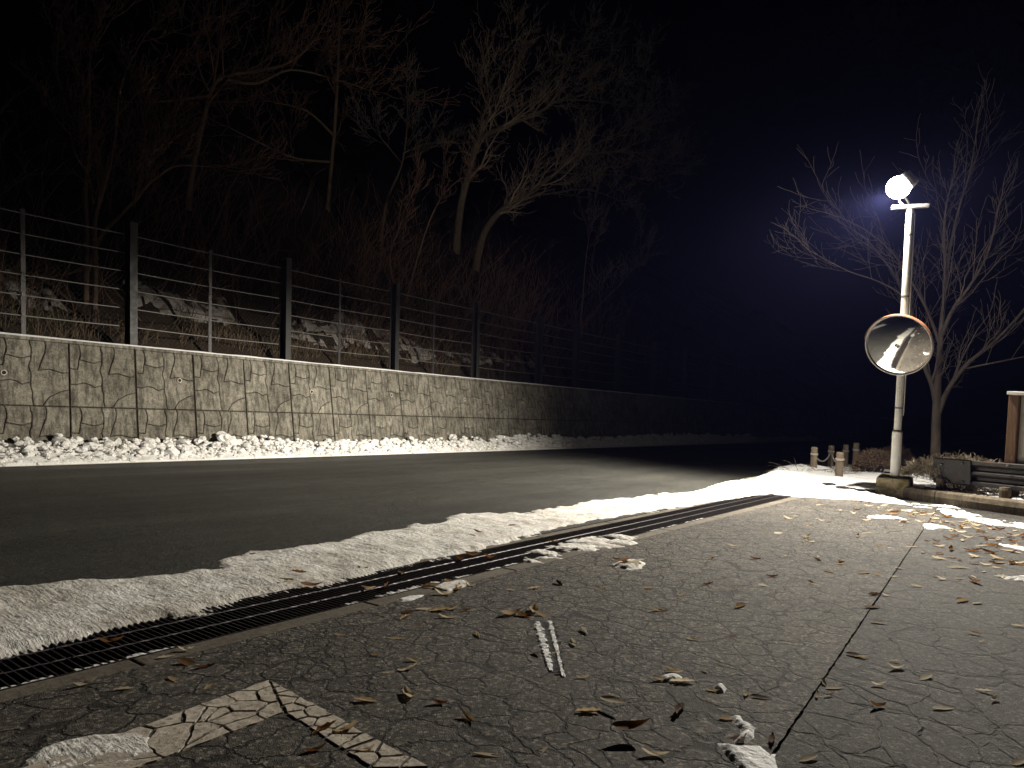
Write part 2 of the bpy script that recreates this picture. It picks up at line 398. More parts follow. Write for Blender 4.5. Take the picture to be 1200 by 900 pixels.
for off, lst in (((880, 660), CR6), ((520, 660), CR4)):
    for ln in lst:
        P = [Vector(gp(off[0] + x / 3.75, off[1] + y / 3.75)) for x, y in ln]; Q = []
        for a, b in zip(P[:-1], P[1:]):
            m = max(2, int((b - a).length / .018)); nn = Vector((-(b - a).y, (b - a).x)).normalized()
            for k in range(m): Q.append(a.lerp(b, k / m) + nn * rc.gauss(0, .0035))
        Q.append(P[-1]); mb = MB(); V = []; N = len(Q); w0 = rc.uniform(.0016, .0030) * (1.15 if off[0] == 880 else .8)
        own = LOT2 if sum(q.x > seam_x(q.y) for q in Q) > N / 2 else LOT; zc = .0016 if own is LOT else -.0014
        for k in range(N):
            t = (Q[min(k + 1, N - 1)] - Q[max(k - 1, 0)]); t = t.normalized() if t.length > 1e-6 else Vector((1, 0)); nn = Vector((-t.y, t.x))
            ww = w0 * min(1, .25 + 4 * min(k, N - 1 - k) / N) * rc.uniform(.6, 1.35)
            V += [(Q[k].x - nn.x * ww, Q[k].y - nn.y * ww, zc), (Q[k].x + nn.x * ww, Q[k].y + nn.y * ww, zc)]
        mb.grid(V, N, 2); mb.build('crack', DARK, own)

# verge (raised planting bed) behind the kerb
KERB = [(-2.95, 11.3), (-2.3, 10.62), (-1.62, 9.88), (-1.04, 9.30), (-.22, 8.69), (.75, 8.02), (1.75, 7.45), (2.8, 6.95), (4.2, 6.4), (7, 5.6)]
vz = .11
mb = MB()
poly = [(k[0] + .08, k[1] + .10) for k in KERB] + [(60, 5), (60, 120), (-3.9, 120), (-3.9, 13.2), (-3.4, 12.0)]
mb.prism(poly, -.2, vz)
tag(mb.build('verge', SOIL_V), kind='structure')

# kerb of separate stones
KB = tag(empty('kerb', (-1, 9.3, 0)), kind='structure')
def kerb_pt(s):
    acc = 0
    for a, b in zip(KERB[1:-1], KERB[2:]):
        a = Vector(a); b = Vector(b); L = (b - a).length
        if s <= acc + L: return a + (b - a) * ((s - acc) / L), (b - a).normalized()
        acc += L
    return Vector(KERB[-1]), (b - a).normalized()
s0 = kerb_s = 0.0
joint0 = sum((Vector(KERB[i + 1]) - Vector(KERB[i])).length for i in (1, 2))    # joint seen beside the stub post
bounds = [joint0 - 1.75, joint0 - .02 , joint0 + 1.75, joint0 + 3.5, joint0 + 5.2]
for i in range(4):
    mb = MB(); N = 7
    a = max(0, bounds[i]) + .006; b = bounds[i + 1] - .006; V = []
    prof = [(0, -.1), (-.012, .075), (.0, .128), (.022, .142), (.15, .142), (.17, .12), (.17, -.1)]
    for k in range(N):
        p, t = kerb_pt(a + (b - a) * k / (N - 1)); nrm = Vector((-t.y, t.x))
        fall = 1.0 if i else min(1, .55 + .45 * k / 3)
        for (u, z) in prof: V.append((p.x + nrm.x * u + 1, p.y + nrm.y * u - 9.3, z * (fall if z > 0 else 1)))
    mb.grid(V, N, len(prof)); P = len(prof)
    mb.f.append(tuple(range(P))); mb.f.append(tuple((N - 1) * P + q for q in range(P))[::-1])
    mb.build('kerb_stone', CONC, KB, bevel=.004)

# hillside behind the wall
nx, ny = 70, 150
xs = -12.28 - np.linspace(0, 1, nx) ** 1.6 * 45; ys = np.linspace(-25, 95, ny)
X, Yg = np.meshgrid(xs, ys, indexing='ij'); D = -12.28 - X
def hill_z(x, y):
    d = -12.28 - np.asarray(x)
    return 1.80 + .86 * np.maximum(d - .25, 0) * (1 - .006 * np.maximum(d, 0)) + (fbm(np.asarray(x) * .45, np.asarray(y) * .45, 4) - .5) * 1.5 * np.clip(d / 1.6, 0, 1) + (fbm(np.asarray(x) * 2.2, np.asarray(y) * 2.2, 3) - .5) * .5 * np.clip(d / 1.0, 0, 1)
Z = hill_z(X, Yg)
mb = MB(); mb.grid(np.stack([X, Yg, Z], -1).reshape(-1, 3), nx, ny)
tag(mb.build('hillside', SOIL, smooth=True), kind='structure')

# ------------------------------------------------------------------ retaining wall with cast stone relief
WALL = tag(empty('retaining_wall', (-11.7, 10, 0)), 'long battered concrete retaining wall with cast stone pattern beside the road', 'wall')
BAT = .20; WX = -11.70; WTOP = 1.865; JZ = .835
MPI = Matrix.Translation((11.7, -10, 0))
def wallp(mb, name, mat, **k):
    o = mb.build(name, mat, WALL, **k); o.matrix_parent_inverse = MPI; return o
def wpt(y, z, d=0.0):  # point on the battered face; d = proud distance
    return (WX - BAT * z + d, y, z)
mb = MB(); ya, yb = -20, 70
mb.face([wpt(ya, -.3, -.03), wpt(yb, -.3, -.03), wpt(yb, WTOP - .05, -.03), wpt(ya, WTOP - .05, -.03)])
mb.face([wpt(ya, -.3, -.03), wpt(ya, WTOP - .05, -.03), (-12.6, ya, WTOP - .05), (-12.6, ya, -.3)])
wallp(mb, 'backing', CONC_DARK)
mb = MB(); y = ya
capx = WX - BAT * WTOP
while y < yb:      # cap in lengths of ten metres
    L = 9.99
    mb.box(((capx + .006 - 12.55) / 2, y + L / 2, WTOP - .024), (capx + .006 + 12.55, L - .012, .05)); y += L
wallp(mb, 'coping', CONC_WALL)
Mw = [(.458, 0), (.485, .12), (.48, .25), (.455, .36), (.46, .46), (.478, .57), (.47, .65), (.495, .80), (.51, 1)]
A_ = [(.135, 0), (.165, .13), (.14, .27), (.118, .41)]
B_ = [(.15, .25), (.27, .275), (.38, .285), (.48, .25)]
C_ = [(0, .65), (.2, .62), (.36, .685), (.47, .65)]
D_ = [(.66, 0), (.675, .1), (.63, .27), (.575, .46)]
E_ = [(.575, .46), (.72, .435), (.91, .485), (1, .475)]
G_ = [(1, .74), (.85, .785), (.72, .86), (.63, 1)]
STONES = [
    [(0, 0), *A_, (0, .40)],
    [A_[0], Mw[0], Mw[1], Mw[2], *B_[::-1][1:], A_[1]],
    [(0, .40), A_[3], A_[2], *B_, Mw[3], Mw[4], Mw[5], *C_[::-1]],
    [*C_, Mw[7], Mw[8], (0, 1)],
    [Mw[0], *D_, *E_[1:], *G_, Mw[8], Mw[7], Mw[6], Mw[5], Mw[4], Mw[3], Mw[2], Mw[1]],
    [D_[0], (1, 0), E_[3], E_[2], E_[1], D_[3], D_[2], D_[1]],
    [G_[0], (1, 1), G_[3], G_[2], G_[1]],
]
def inset(poly, d):
    n = len(poly); P = [Vector(p) for p in poly]
    area = sum(P[i].x * P[(i + 1) % n].y - P[(i + 1) % n].x * P[i].y for i in range(n))
    sgn = 1 if area > 0 else -1; out = []
    for i in range(n):
        e1 = (P[i] - P[i - 1]).normalized(); e2 = (P[(i + 1) % n] - P[i]).normalized()
        n1 = Vector((-e1.y, e1.x)) * sgn; n2 = Vector((-e2.y, e2.x)) * sgn
        b = n1 + n2; L = b.length
        if L < .3: out.append(P[i] + n1 * d); continue
        b /= L; k = d / max(.55, b.dot(n1)); out.append(P[i] + b * k)
    return out
def wobble(poly, seed):
    r = random.Random(seed); out = []; n = len(poly)
    for i in range(n):
        a = Vector(poly[i]); b = Vector(poly[(i + 1) % n]); out.append(a)
        straight = abs(a.x - b.x) < 1e-6 and a.x in (0, 1) or abs(a.y - b.y) < 1e-6 and a.y in (0, 1)
        if (b - a).length > .09 and not straight:
            k = (int((a.x + b.x) * 500) * 31 + int((a.y + b.y) * 500) * 17)
            rr = random.Random(k); t = .5
            e = Vector((-(b - a).y, (b - a).x)) * (1 if (a.x + a.y * 3) < (b.x + b.y * 3) else -1)
            out.append(a.lerp(b, t) + e * rr.uniform(-.10, .10))
    return out
PW = .988
def stone_mesh(poly, hgt, i):
    mb = MB(); P = wobble(poly, i)
    o = inset(P, .0052); q = inset(P, .014); n = len(o)
    for L_, dd in ((o, .008), (q, .014)):       # wider open joint between the cast panels
        for a_, p_ in zip(P, L_):
            if a_.x < 1e-6: p_.x = max(p_.x, dd + .005)
            if a_.x > 1 - 1e-6: p_.x = min(p_.x, 1 - dd - .005)
    rr = random.Random(i); proud = .0 + rr.uniform(-.003, .003)
    def w(p, d): z = -p.y * hgt; return (-BAT * z + d, p.x * PW, z)
    for p in o: mb.v.append(w(p, -.034))
    for p in o: mb.v.append(w(p, -.010 + proud))
    for p in q: mb.v.append(w(p, .0 + proud))
    for i2 in range(n):
        j = (i2 + 1) % n
        for a in (0, n): mb.f.append((a + i2, a + j, a + n + j, a + n + i2))
    mb.f.append(tuple(2 * n + k for k in range(n)))
    me = mb.mesh('stone'); bm = bmesh.new(); bm.from_mesh(me); bmesh.ops.recalc_face_normals(bm, faces=bm.faces)
    for f in bm.faces:
        if len(f.verts) > 6 and f.normal.x < 0:
            bmesh.ops.reverse_faces(bm, faces=bm.faces); break
    bmesh.ops.triangulate(bm, faces=[f for f in bm.faces if len(f.verts) > 4])
    bm.to_mesh(me); bm.free(); me.materials.append(CONC_WALL); return me
HT = WTOP - .05 - JZ
up_me = [stone_mesh(p, HT, 10 + i) for i, p in enumerate(STONES)]
lo_me = [stone_mesh(p, HT, 40 + i) for i, p in enumerate(STONES)]
far = MB()
PY0 = 5.345
for k in range(-4, 55):
    py = PY0 + PW * k + .003 * math.sin(k * 2.1)
    for row, mes in ((0, up_me), (1, lo_me)):
        zt = (WTOP - .05) if row == 0 else JZ - .006
        for i, me in enumerate(mes):
            if row == 1 and i in (3, 6): continue          # under the snow bank
            lc = Vector(wpt(py, zt))
            if 1.9 < py < 22.3:
                o = link('stone', me, None, WALL, lc); o.matrix_parent_inverse = MPI
            else:
                b = len(far.v); far.v += [tuple(v.co + lc) for v in me.vertices]; far.f += [tuple(b + q for q in p.vertices) for p in me.polygons]
tag(wallp(far, 'far_stones', CONC_WALL), kind='stuff')
for wy, wz in ((6.07, 1.34), (8.80, 1.275), (10.99, 1.30), (13.52, 1.30), (16.0, 1.30), (18.6, 1.29), (3.5, 1.3)):
    mb = MB(); c = Vector(wpt(wy, wz)); N = 14
    ro, ri = .042, .028; V = []
    for k in range(N + 1):
        a = 2 * math.pi * k / N; dy, dz = math.cos(a), math.sin(a)
        for r_, d in ((ro, -.03), (ro, .022), (ri, .022), (ri, -.12)): V.append((c.x + d, c.y + dy * r_, c.z + dz * r_))
    mb.grid(V, N + 1, 4); pp = wallp(mb, 'weep_pipe', PAINT_W, smooth=False)
    mb = MB(); mb.face([(c.x - .02 + .03, c.y + math.cos(t * math.pi / 6) * ri, c.z + math.sin(t * math.pi / 6) * ri) for t in range(12)])  # dark disc across the pipe, shade of the bore put into its colour
    mb.build('bore_shade', DARK, pp)

# ------------------------------------------------------------------ rockfall fence on the wall
FENCE = tag(empty('rockfall_fence', (-12.3, 10, WTOP)), 'dark steel post and cable rockfall fence standing on the retaining wall', 'fence')
FMI = Matrix.Translation((12.3, -10, -WTOP))
def fp(mb, name, mat, **k):
    o = mb.build(name, mat, FENCE, **k); o.matrix_parent_inverse = FMI; return o
FX = -12.32; FH = 2.06; UX, UY = PLUMB.x / PLUMB.z, PLUMB.y / PLUMB.z
def lean(x, y, z): return (x + UX * z, y + UY * z, WTOP + z)
POSTS = [-.55, 2.43, 5.40, 8.41, 11.38, 14.32, 17.26, 19.35, 22.1, 25.0, 27.9, 31.0, 34.0, 37.0]
def lean_box(mb, x0, x1, y0, y1, z0, z1):
    b = len(mb.v)
    for z in (z0, z1):
        for x, y in ((x0, y0), (x1, y0), (x1, y1), (x0, y1)): mb.v.append(lean(x, y, z))
    for q in ((0, 3, 2, 1), (4, 5, 6, 7), (0, 1, 5, 4), (1, 2, 6, 5), (2, 3, 7, 6), (3, 0, 4, 7)): mb.f.append(tuple(b + i for i in q))
for py in POSTS:
    mb = MB(); T = .011
    lean_box(mb, FX + .09, FX + .09 + T, py - .06, py + .06, 0, FH)      # road-side flange
    lean_box(mb, FX - .10, FX - .10 + T, py - .06, py + .06, 0, FH)      # hill-side flange
    lean_box(mb, FX - .0885, FX + .0895, py - .006, py + .006, 0, FH - .002)   # web
    post = fp(mb, 'post', POSTM)
    mb = MB(); lean_box(mb, FX - .1, FX + .1, py - .058, py + .058, FH + .0015, FH + .012); mb.build('post_cap', POSTM, post).matrix_parent_inverse = Matrix()
CZ = [.045 + .308 * k for k in range(7)]
for z in CZ:
    mb = MB(); pts = []
    for a, b in zip(POSTS[:-1], POSTS[1:]):
        for t in (0, .25, .5, .75): pts.append(lean(FX - .115, a + (b - a) * t, z - .016 * math.sin(math.pi * t)))
    mb.tube(pts, .0105, 6); fp(mb, 'cable', WIRE, smooth=True)
for a, b in zip(POSTS[:-1], POSTS[1:]):
    if b - a < 2.5: continue
    y = (a + b) / 2 - .05
    mb = MB(); lean_box(mb, FX - .100, FX - .094, y - .03, y + .03, .02, FH - .12); s = fp(mb, 'spacer_bar', SPACER)
    for z in CZ if b < 24 else ():
        mb = MB(); lean_box(mb, FX - .0935, FX - .086, y - .022, y + .022, z - .03, z + .03); mb.build('cable_clip', MESHW, s)
# diamond wire mesh behind the cables
mb = MB(); st = .085; H_ = 1.95; wr = .0016
yA, yB = 1.0, 26.0
def wire(p, q):
    b = len(mb.v); p = Vector(p); q = Vector(q)
    for c in (p, q):
        for dx, dy in ((0, wr), (wr, -wr), (-wr, -wr)): mb.v.append((c.x + dx, c.y + dy, c.z))
    for k in range(3): k2 = (k + 1) % 3; mb.f.append((b + k, b + k2, b + 3 + k2, b + 3 + k))
k = 0; y = yA - H_
while y < yB:
    for sgn in (1, -1):
        a, b_ = (y, y + H_) if sgn > 0 else (y + H_, y)
        wire(lean(FX - .135 - .003 * sgn, a, .02), lean(FX - .135 - .003 * sgn, b_, H_))
    y += st
tag(fp(mb, 'wire_mesh', MESHW), kind='stuff')

# ------------------------------------------------------------------ snow
def sd_poly(X, Y, poly):
    P = np.array(poly, float); d = np.full(X.shape, 1e9); ins = np.zeros(X.shape, bool); n = len(P)
    for i in range(n):
        a = P[i]; b = P[(i + 1) % n]; e = b - a; wx = X - a[0]; wy = Y - a[1]
        t = np.clip((wx * e[0] + wy * e[1]) / max(1e-9, e @ e), 0, 1)
        d = np.minimum(d, np.hypot(wx - t * e[0], wy - t * e[1]))
        c = ((a[1] <= Y) & (b[1] > Y)) | ((b[1] <= Y) & (a[1] > Y))
        with np.errstate(divide='ignore', invalid='ignore'):
            xi = a[0] + (Y - a[1]) / (b[1] - a[1]) * e[0]
        ins ^= c & (X < xi)
    return np.where(ins, d, -d)
def snow_sheet(name, poly, res, thick, edge, rag, lump, z0=0.0, lscale=4.0, mat=None, zfun=None, extra=None, seed=0.0, parent=None, holes=0.0):
    P = np.array(poly); x0, y0 = P.min(0) - .1; x1, y1 = P.max(0) + .1
    xs = np.arange(x0, x1, res); ys = np.arange(y0, y1, res)
    X, Yg = np.meshgrid(xs, ys, indexing='ij')
    d = sd_poly(X, Yg, poly) + (fbm(X * 5 + seed, Yg * 5, 4) - .5) * rag * 2 + (fbm(X * 26, Yg * 26 + seed, 3) - .5) * rag * 1.1
    if holes: d = np.minimum(d, (fbm(X * 6 + 31 + seed, Yg * 13, 4) - holes) * .45)
    s = np.clip(d / edge, 0, 1); s = s * s * (3 - 2 * s)
    h = thick * s + s * lump * ((fbm(X * lscale + seed, Yg * lscale, 5) - .45) * 1.6 + (fbm(X * lscale * 4, Yg * lscale * 4 + seed, 3) - .5) * .6)
    h = np.maximum(h, .003 * s) + np.where(d < 0, np.maximum(d, -.05) * .4, 0) - .002
    if extra is not None: h = extra(X, Yg, h, d)
    base = z0 if zfun is None else zfun(X, Yg)
    Z = base + h
    kp = d > -.035
    keep = kp[:-1, :-1] | kp[1:, :-1] | kp[:-1, 1:] | kp[1:, 1:]
    used = np.zeros(X.shape, bool); used[:-1, :-1] |= keep; used[1:, :-1] |= keep; used[:-1, 1:] |= keep; used[1:, 1:] |= keep
    idx = -np.ones(X.shape, int); idx[used] = np.arange(used.sum())
    V = np.stack([X[used], Yg[used], Z[used]], -1); ii, jj = np.nonzero(keep)
    F = np.stack([idx[ii, jj], idx[ii + 1, jj], idx[ii + 1, jj + 1], idx[ii, jj + 1]], -1)
    me = bpy.data.meshes.new(name); me.from_pydata(V.tolist(), [], F.tolist()); me.update()
    me.polygons.foreach_set('use_smooth', [True] * len(me.polygons))
    return link(name, me, mat or SNOW, parent)

# packed snow strip between road and drain
up_px = [(-60, 693), (0, 690), (40, 688), (110, 682), (200, 674), (248, 666), (262, 655), (300, 646), (345, 645), (400, 634), (432, 626), (480, 617), (512, 613), (530, 601), (560, 603), (620, 600), (655, 594), (690, 588), (745, 584), (775, 578), (800, 579), (830, 570), (858, 563), (890, 559), (925, 554)]
lo_px = [(905, 578), (850, 586), (780, 597), (730, 606), (700, 610), (640, 623), (590, 637), (540, 650), (500, 657), (450, 669), (400, 677), (345, 690), (295, 700), (250, 712), (235, 722), (190, 724), (150, 735), (100, 746), (60, 757), (0, 770), (-60, 782)]
poly = [gp(*p) for p in up_px + lo_px]
def strip_extra(X, Y, h, d):
    h = h + np.clip(d / .15, 0, 1) * .016 * (fbm(X * 2.2 + 40, Y * 9, 4) - .5)           # shovel and tyre streaks across
    k = np.clip((Y - 6) / 5, 0, 1)
    h = h + k * np.clip(d / .2, 0, 1) * .10 * np.maximum(fbm(X * 3.1 + 9, Y * 1.6, 4) - .42, -.08)
    return np.where(d > .03, np.maximum(h, .004), h)
tag(snow_sheet('snow_strip', poly, .018, .016, .07, .075, .020, z0=.0, lscale=5, mat=SNOW_DIRTY, extra=strip_extra),
    'long packed snow strip lying between the road and the drain grates', 'snow', kind='stuff')

# ploughed snow bank along the foot of the wall
mb = MB(); xs = np.linspace(-11.80, -11.04, 15); ys = np.arange(-4, 46, .06)
X, Yg = np.meshgrid(xs, ys, indexing='ij'); t = (X + 11.80) / .76
prof = np.clip(1 - t, 0, 1) ** .7 * np.clip(t * 6 + .7, 0, 1)
hgt = (.16 + .20 * fbm(Yg * .55, Yg * 0 + 3.1, 3)) * prof * (.35 + 1.1 * fbm(X * 9, Yg * 9, 4)) + .004
hgt = np.where(t > .93, hgt - (t - .93) * .5, hgt)
mb.grid(np.stack([X, Yg, hgt], -1).reshape(-1, 3), len(xs), len(ys))
ico = bmesh.new(); bmesh.ops.create_icosphere(ico, subdivisions=2, radius=1); iv = np.array([v.co[:] for v in ico.verts]); ifc = [tuple(v.index for v in f.verts) for f in ico.faces]; ico.free()
rs = np.random.RandomState(11)
for i in range(5600):
    y = rs.uniform(-3.5, 34); t = rs.beta(1.15, 1.25); x = -11.72 + .62 * t
    base = (.19 + .24 * float(fbm(y * .55, 3.1, 3))) * (1 - t) ** .75
    r = rs.uniform(.018, .055) * (1.15 - .35 * t) * (1 if rs.rand() > .10 else 1.8)
    q = rs.randn(3) * 10
    dsp = .35 + 1.3 * fbm(iv[:, 0] * 1.5 + q[0] + iv[:, 2] * 1.2, iv[:, 1] * 1.5 + q[1] - iv[:, 2] * .9, 3)
    v = iv * dsp[:, None] * np.array([1, rs.uniform(.8, 1.5), rs.uniform(.6, .95)]) * r
    a = rs.uniform(0, 6.28); ca, sa = math.cos(a), math.sin(a)
    v = np.stack([v[:, 0] * ca - v[:, 1] * sa, v[:, 0] * sa + v[:, 1] * ca, v[:, 2]], -1)
    x = max(x, -11.70 + r * .75)
    v += np.array([x, y, base * rs.uniform(.6, 1.2) + r * .3]); v[:, 0] = np.maximum(v[:, 0], WX + .004 - BAT * np.maximum(v[:, 2], 0))
    b = len(mb.v); mb.v += [tuple(p) for p in v]; mb.f += [tuple(b + k for k in f) for f in ifc]
tag(mb.build('snow_bank', SNOW_BANK, smooth=False), 'lumpy ploughed snow bank along the foot of the retaining wall', 'snow', kind='stuff')

# thin line of snow left on the coping
mb = MB(); ys = np.arange(-4, 34, .08); V = []
for y in ys:
    wdt = .085 + .05 * float(fbm(y * 1.3, 7.7)); hh = .012 + .022 * float(fbm(y * 2.3, 1.2))
    x0 = capx + .008; zt = WTOP + .003
    V += [(x0, y, zt - .004), (x0 - .004, y, zt + hh * .8), (x0 - wdt * .4, y, zt + hh), (x0 - wdt, y, zt)]
mb.grid(V, len(ys), 4)
tag(mb.build('coping_snow', SNOW, smooth=True), 'thin white ridge of snow along the wall top under the fence', 'snow', kind='stuff')

# snow in front of the kerb, at the end of the drain and round the bollards
hz = lambda z: (lambda X, Y: np.full(X.shape, z))
mound_px = [(905, 579), (870, 568), (900, 556), (930, 552), (955, 553), (985, 556), (1005, 562), (1000, 571), (1030, 580), (1058, 587), (1068, 592), (1040, 590), (1000, 586), (960, 584), (935, 582)]
def mound_extra(X, Y, h, d):
    k = np.exp(-(((X + 3.05) / .75) ** 2 + ((Y - 11.6) / 1.3) ** 2))
    return h + np.where(d > 0, k * .16 * np.clip(d / .3, 0, 1), 0)
tag(snow_sheet('snow_mound', [gp(*p) for p in mound_px], .03, .05, .18, .07, .05, mat=SNOW, extra=mound_extra, seed=3),
    'bright snow mound at the far end of the drain in front of the bollards', 'snow', kind='stuff')
vs_px = [(925, 554), (945, 549), (990, 545), (1040, 552), (1090, 558), (1110, 572), (1085, 573), (1030, 571), (1002, 570), (985, 565), (950, 560)]
tag(snow_sheet('verge_snow', [gp(*p, vz) for p in vs_px], .05, .035, .15, .12, .03, z0=vz, mat=SNOW, seed=8),
    'thin snow cover on the verge round the lamp post footing', 'snow', kind='stuff')
vb = [(-1.0, 9.55), (.9, 8.3), (3, 7.2), (6, 6.2), (9, 9), (3, 11), (-.6, 11.0)]
tag(snow_sheet('verge_snow', vb, .06, .03, .12, .3, .03, z0=vz, mat=SNOW, seed=18),
    'snow cover on the verge behind the guardrail under the dry shrub', 'snow', kind='stuff')

def patch(px, label, thick=.012, rag=.02, res=.012, edge=.03, mat=None, seed=0.0, lump=.008):
    return tag(snow_sheet('snow_patch', [gp(*p) for p in px], res, thick, edge, rag, lump, lscale=14, mat=mat or SNOW, seed=seed, holes=.47 if res >= .012 else 0.0), label, 'snow patch', 'leftover snow patches on the car park')
patch([(1095, 593), (1108, 590), (1140, 603), (1168, 608), (1205, 615), (1230, 622), (1228, 630), (1200, 619), (1160, 615), (1130, 607), (1108, 603)], 'long ragged snow patch along the kerb below the guardrail', rag=.05, seed=1)
patch([(1068, 590), (1095, 593), (1098, 596), (1070, 594)], 'short thin snow sliver along the kerb beside the snow mound', rag=.045, seed=2)
patch([(1012, 606), (1022, 603), (1045, 605), (1062, 609), (1035, 609), (1018, 609)], 'narrow snow streak on the asphalt before the kerb bend', rag=.045, seed=4)
patch([(1080, 614), (1095, 613), (1112, 619), (1098, 618), (1088, 621)], 'small snow smear at the far end of the paving seam', rag=.035, seed=5)
patch([(1176, 637), (1200, 641), (1240, 650), (1240, 656), (1200, 646), (1178, 640)], 'long thin snow streak at the right edge of the car park', rag=.045, seed=6)
patch([(1175, 676), (1200, 674), (1230, 680), (1200, 684), (1182, 680)], 'ragged snow scrap at the right edge nearer than the streak', rag=.03, seed=7)
patch([(612, 651), (640, 640), (690, 628), (730, 625), (750, 628), (748, 638), (728, 642), (700, 645), (690, 652), (650, 660), (620, 662)], 'broad snow patch lying over the near rim of the drain', .009, .06, .012, .06, SNOW_DIRTY, 8, .012)
patch([(716, 661), (735, 656), (756, 660), (754, 667), (735, 669), (722, 666)], 'isolated snow clump with leaves frozen in near the drain', .022, .02, .010, .05, SNOW_DIRTY, 9, .012)
patch([(505, 690), (520, 683), (545, 680), (552, 686), (525, 694)], 'small dirty snow flake beside the leaf pile at the drain', .012, .012, .008, .02, SNOW_DIRTY, 10)
patch([(466, 702), (480, 699), (498, 697), (488, 703), (470, 706)], 'thin snow splash on the drain rim left of the leaf pile', .008, .012, .007, .02, SNOW, 11)
patch([(770, 793), (785, 791), (800, 793), (796, 799), (775, 801)], 'small white snow crumb among twigs in the mid car park', .014, .008, .006, .025, SNOW, 12)
patch([(835, 806), (845, 803), (853, 807), (850, 813), (838, 812)], 'tiny round snow crumb left of the paving seam', .014, .006, .005, .02, SNOW, 13)
patch([(852, 840), (868, 837), (875, 846), (888, 853), (886, 866), (872, 872), (856, 871), (866, 858)], 'upper knob of the snow heap at the bottom of the picture', .010, .005, .005, .022, SNOW, 14, .010)
patch([(838, 870), (862, 874), (892, 872), (905, 884), (912, 905), (880, 930), (868, 905), (850, 888)], 'large lower slab of the snow heap at the bottom of the picture', .011, .006, .005, .025, SNOW, 15, .012)
patch([(20, 893), (60, 870), (100, 862), (150, 858), (175, 866), (182, 880), (165, 895), (140, 925), (0, 940)], 'grainy ice patch covering the left end of the painted line', .005, .03, .006, .03, SNOW_DIRTY, 16, .006)

# tyre tread of snow: two ribs with cleats, pressed on the asphalt
TT = tag(empty('snow_tread_mark', (*gp(640, 765), 0)), 'narrow tyre tread print of white snow on the dark asphalt', 'snow print')
a0 = Vector((*gp(636, 728), 0)); a1 = Vector((*gp(655, 800), 0)); ax = (a1 - a0); L = ax.length; ax /= L; sx = Vector((ax.y, -ax.x, 0))
def ttp(mb, n): o = mb.build(n, SNOW, TT, smooth=False); o.location = -TT.location; return o
for off, wv, s_, e_ in ((-.028, .013, 0.0, .93), (.024, .021, .03, .86)):
    mb = MB(); N = 60; V = []
    for i in range(N + 1):
        t = s_ + (e_ - s_) * i / N; ww = wv * (.5 + .9 * rnd.random()) * (1 - .55 * t); c = a0 + ax * (t * L) + sx * (off * (1 - .35 * t)); hh = .002 + .004 * rnd.random()
        V += [c - sx * ww, c - sx * ww * .6 + Vector((0, 0, hh)), c + sx * ww * .6 + Vector((0, 0, hh)), c + sx * ww]
    mb.grid(V, N + 1, 4); ttp(mb, 'tread_rib')
for i in range(34):
    t = .02 + i / 34 * .9; sg = 1 if i % 2 else -1
    mb = MB(); c = a0 + ax * (t * L); q = sx * (1 - .35 * t)
    p0 = c - q * rnd.uniform(.04, .058); p1 = c + q * rnd.uniform(.012, .034) + ax * rnd.uniform(.0, .012); wv = ax * rnd.uniform(.003, .0055); hz_ = Vector((0, 0, .004))
    mb.face([p0 - wv, p1 - wv, p1 + hz_, p0 + hz_]); mb.face([p0 + hz_, p1 + hz_, p1 + wv, p0 + wv]); ttp(mb, 'tread_cleat')

# ------------------------------------------------------------------ painted parking corner, broken into flakes
PL = tag(empty('painted_corner_line', (-1.8, 1.2, 0)), 'worn cracked cream paint corner line of a parking bay', 'painted line')
def clip(poly, a, nrm):   # keep side where (p-a).nrm <= 0
    out = []
    for i in range(len(poly)):
        p, q = poly[i], poly[(i + 1) % len(poly)]; dp = (p - a).dot(nrm); dq = (q - a).dot(nrm)
        if dp <= 0: out.append(p)
        if dp * dq < 0: out.append(p + (q - p) * (dp / (dp - dq)))
    return out
def flakes(quad, n, seed):
    r = random.Random(seed); Q = [Vector(p) for p in quad]
    A, B, Cc, Dd = Q; sites = []
    while len(sites) < n:
        u, v = r.random(), r.random(); p = (A * (1 - u) + B * u) * (1 - v) + (Dd * (1 - u) + Cc * u) * v
        if all((p - s).length > r.uniform(.02, .075) for s in sites) or r.random() < .02: sites.append(p)
    for i, s in enumerate(sites):
        P = list(Q)
        for j, t in enumerate(sites):
            if i != j and P: P = clip(P, (s + t) / 2, (t - s))
        if len(P) < 3: continue
        # rough up the outline
        P2 = []
        for k in range(len(P)):
            a, b = P[k], P[(k + 1) % len(P)]; P2.append(a); L_ = (b - a).length
            m = int(L_ / .02)
            for q in range(1, m): P2.append(a.lerp(b, q / m) + Vector((r.uniform(-1, 1), r.uniform(-1, 1))) * .0032)
        if len(P2) < 3: continue
        area = sum(P2[k].x * P2[(k + 1) % len(P2)].y - P2[(k + 1) % len(P2)].x * P2[k].y for k in range(len(P2)))
        if area < 0: P2 = P2[::-1]
        P3 = inset(P2, r.uniform(.002, .0065))
        mb = MB(); mb.prism([(p.x + 1.8, p.y - 1.2) for p in P3], -.002, .003 + r.uniform(0, .0015)); mb.build('paint_flake', PAINT_W, PL)
c_out = gp(316, 797); c_in = gp(334, 836)
flakes([gp(-40, 925), c_out, c_in, gp(60, 940)], 24, 5)
flakes([c_out, gp(503, 900), gp(437, 902), c_in], 19, 8)

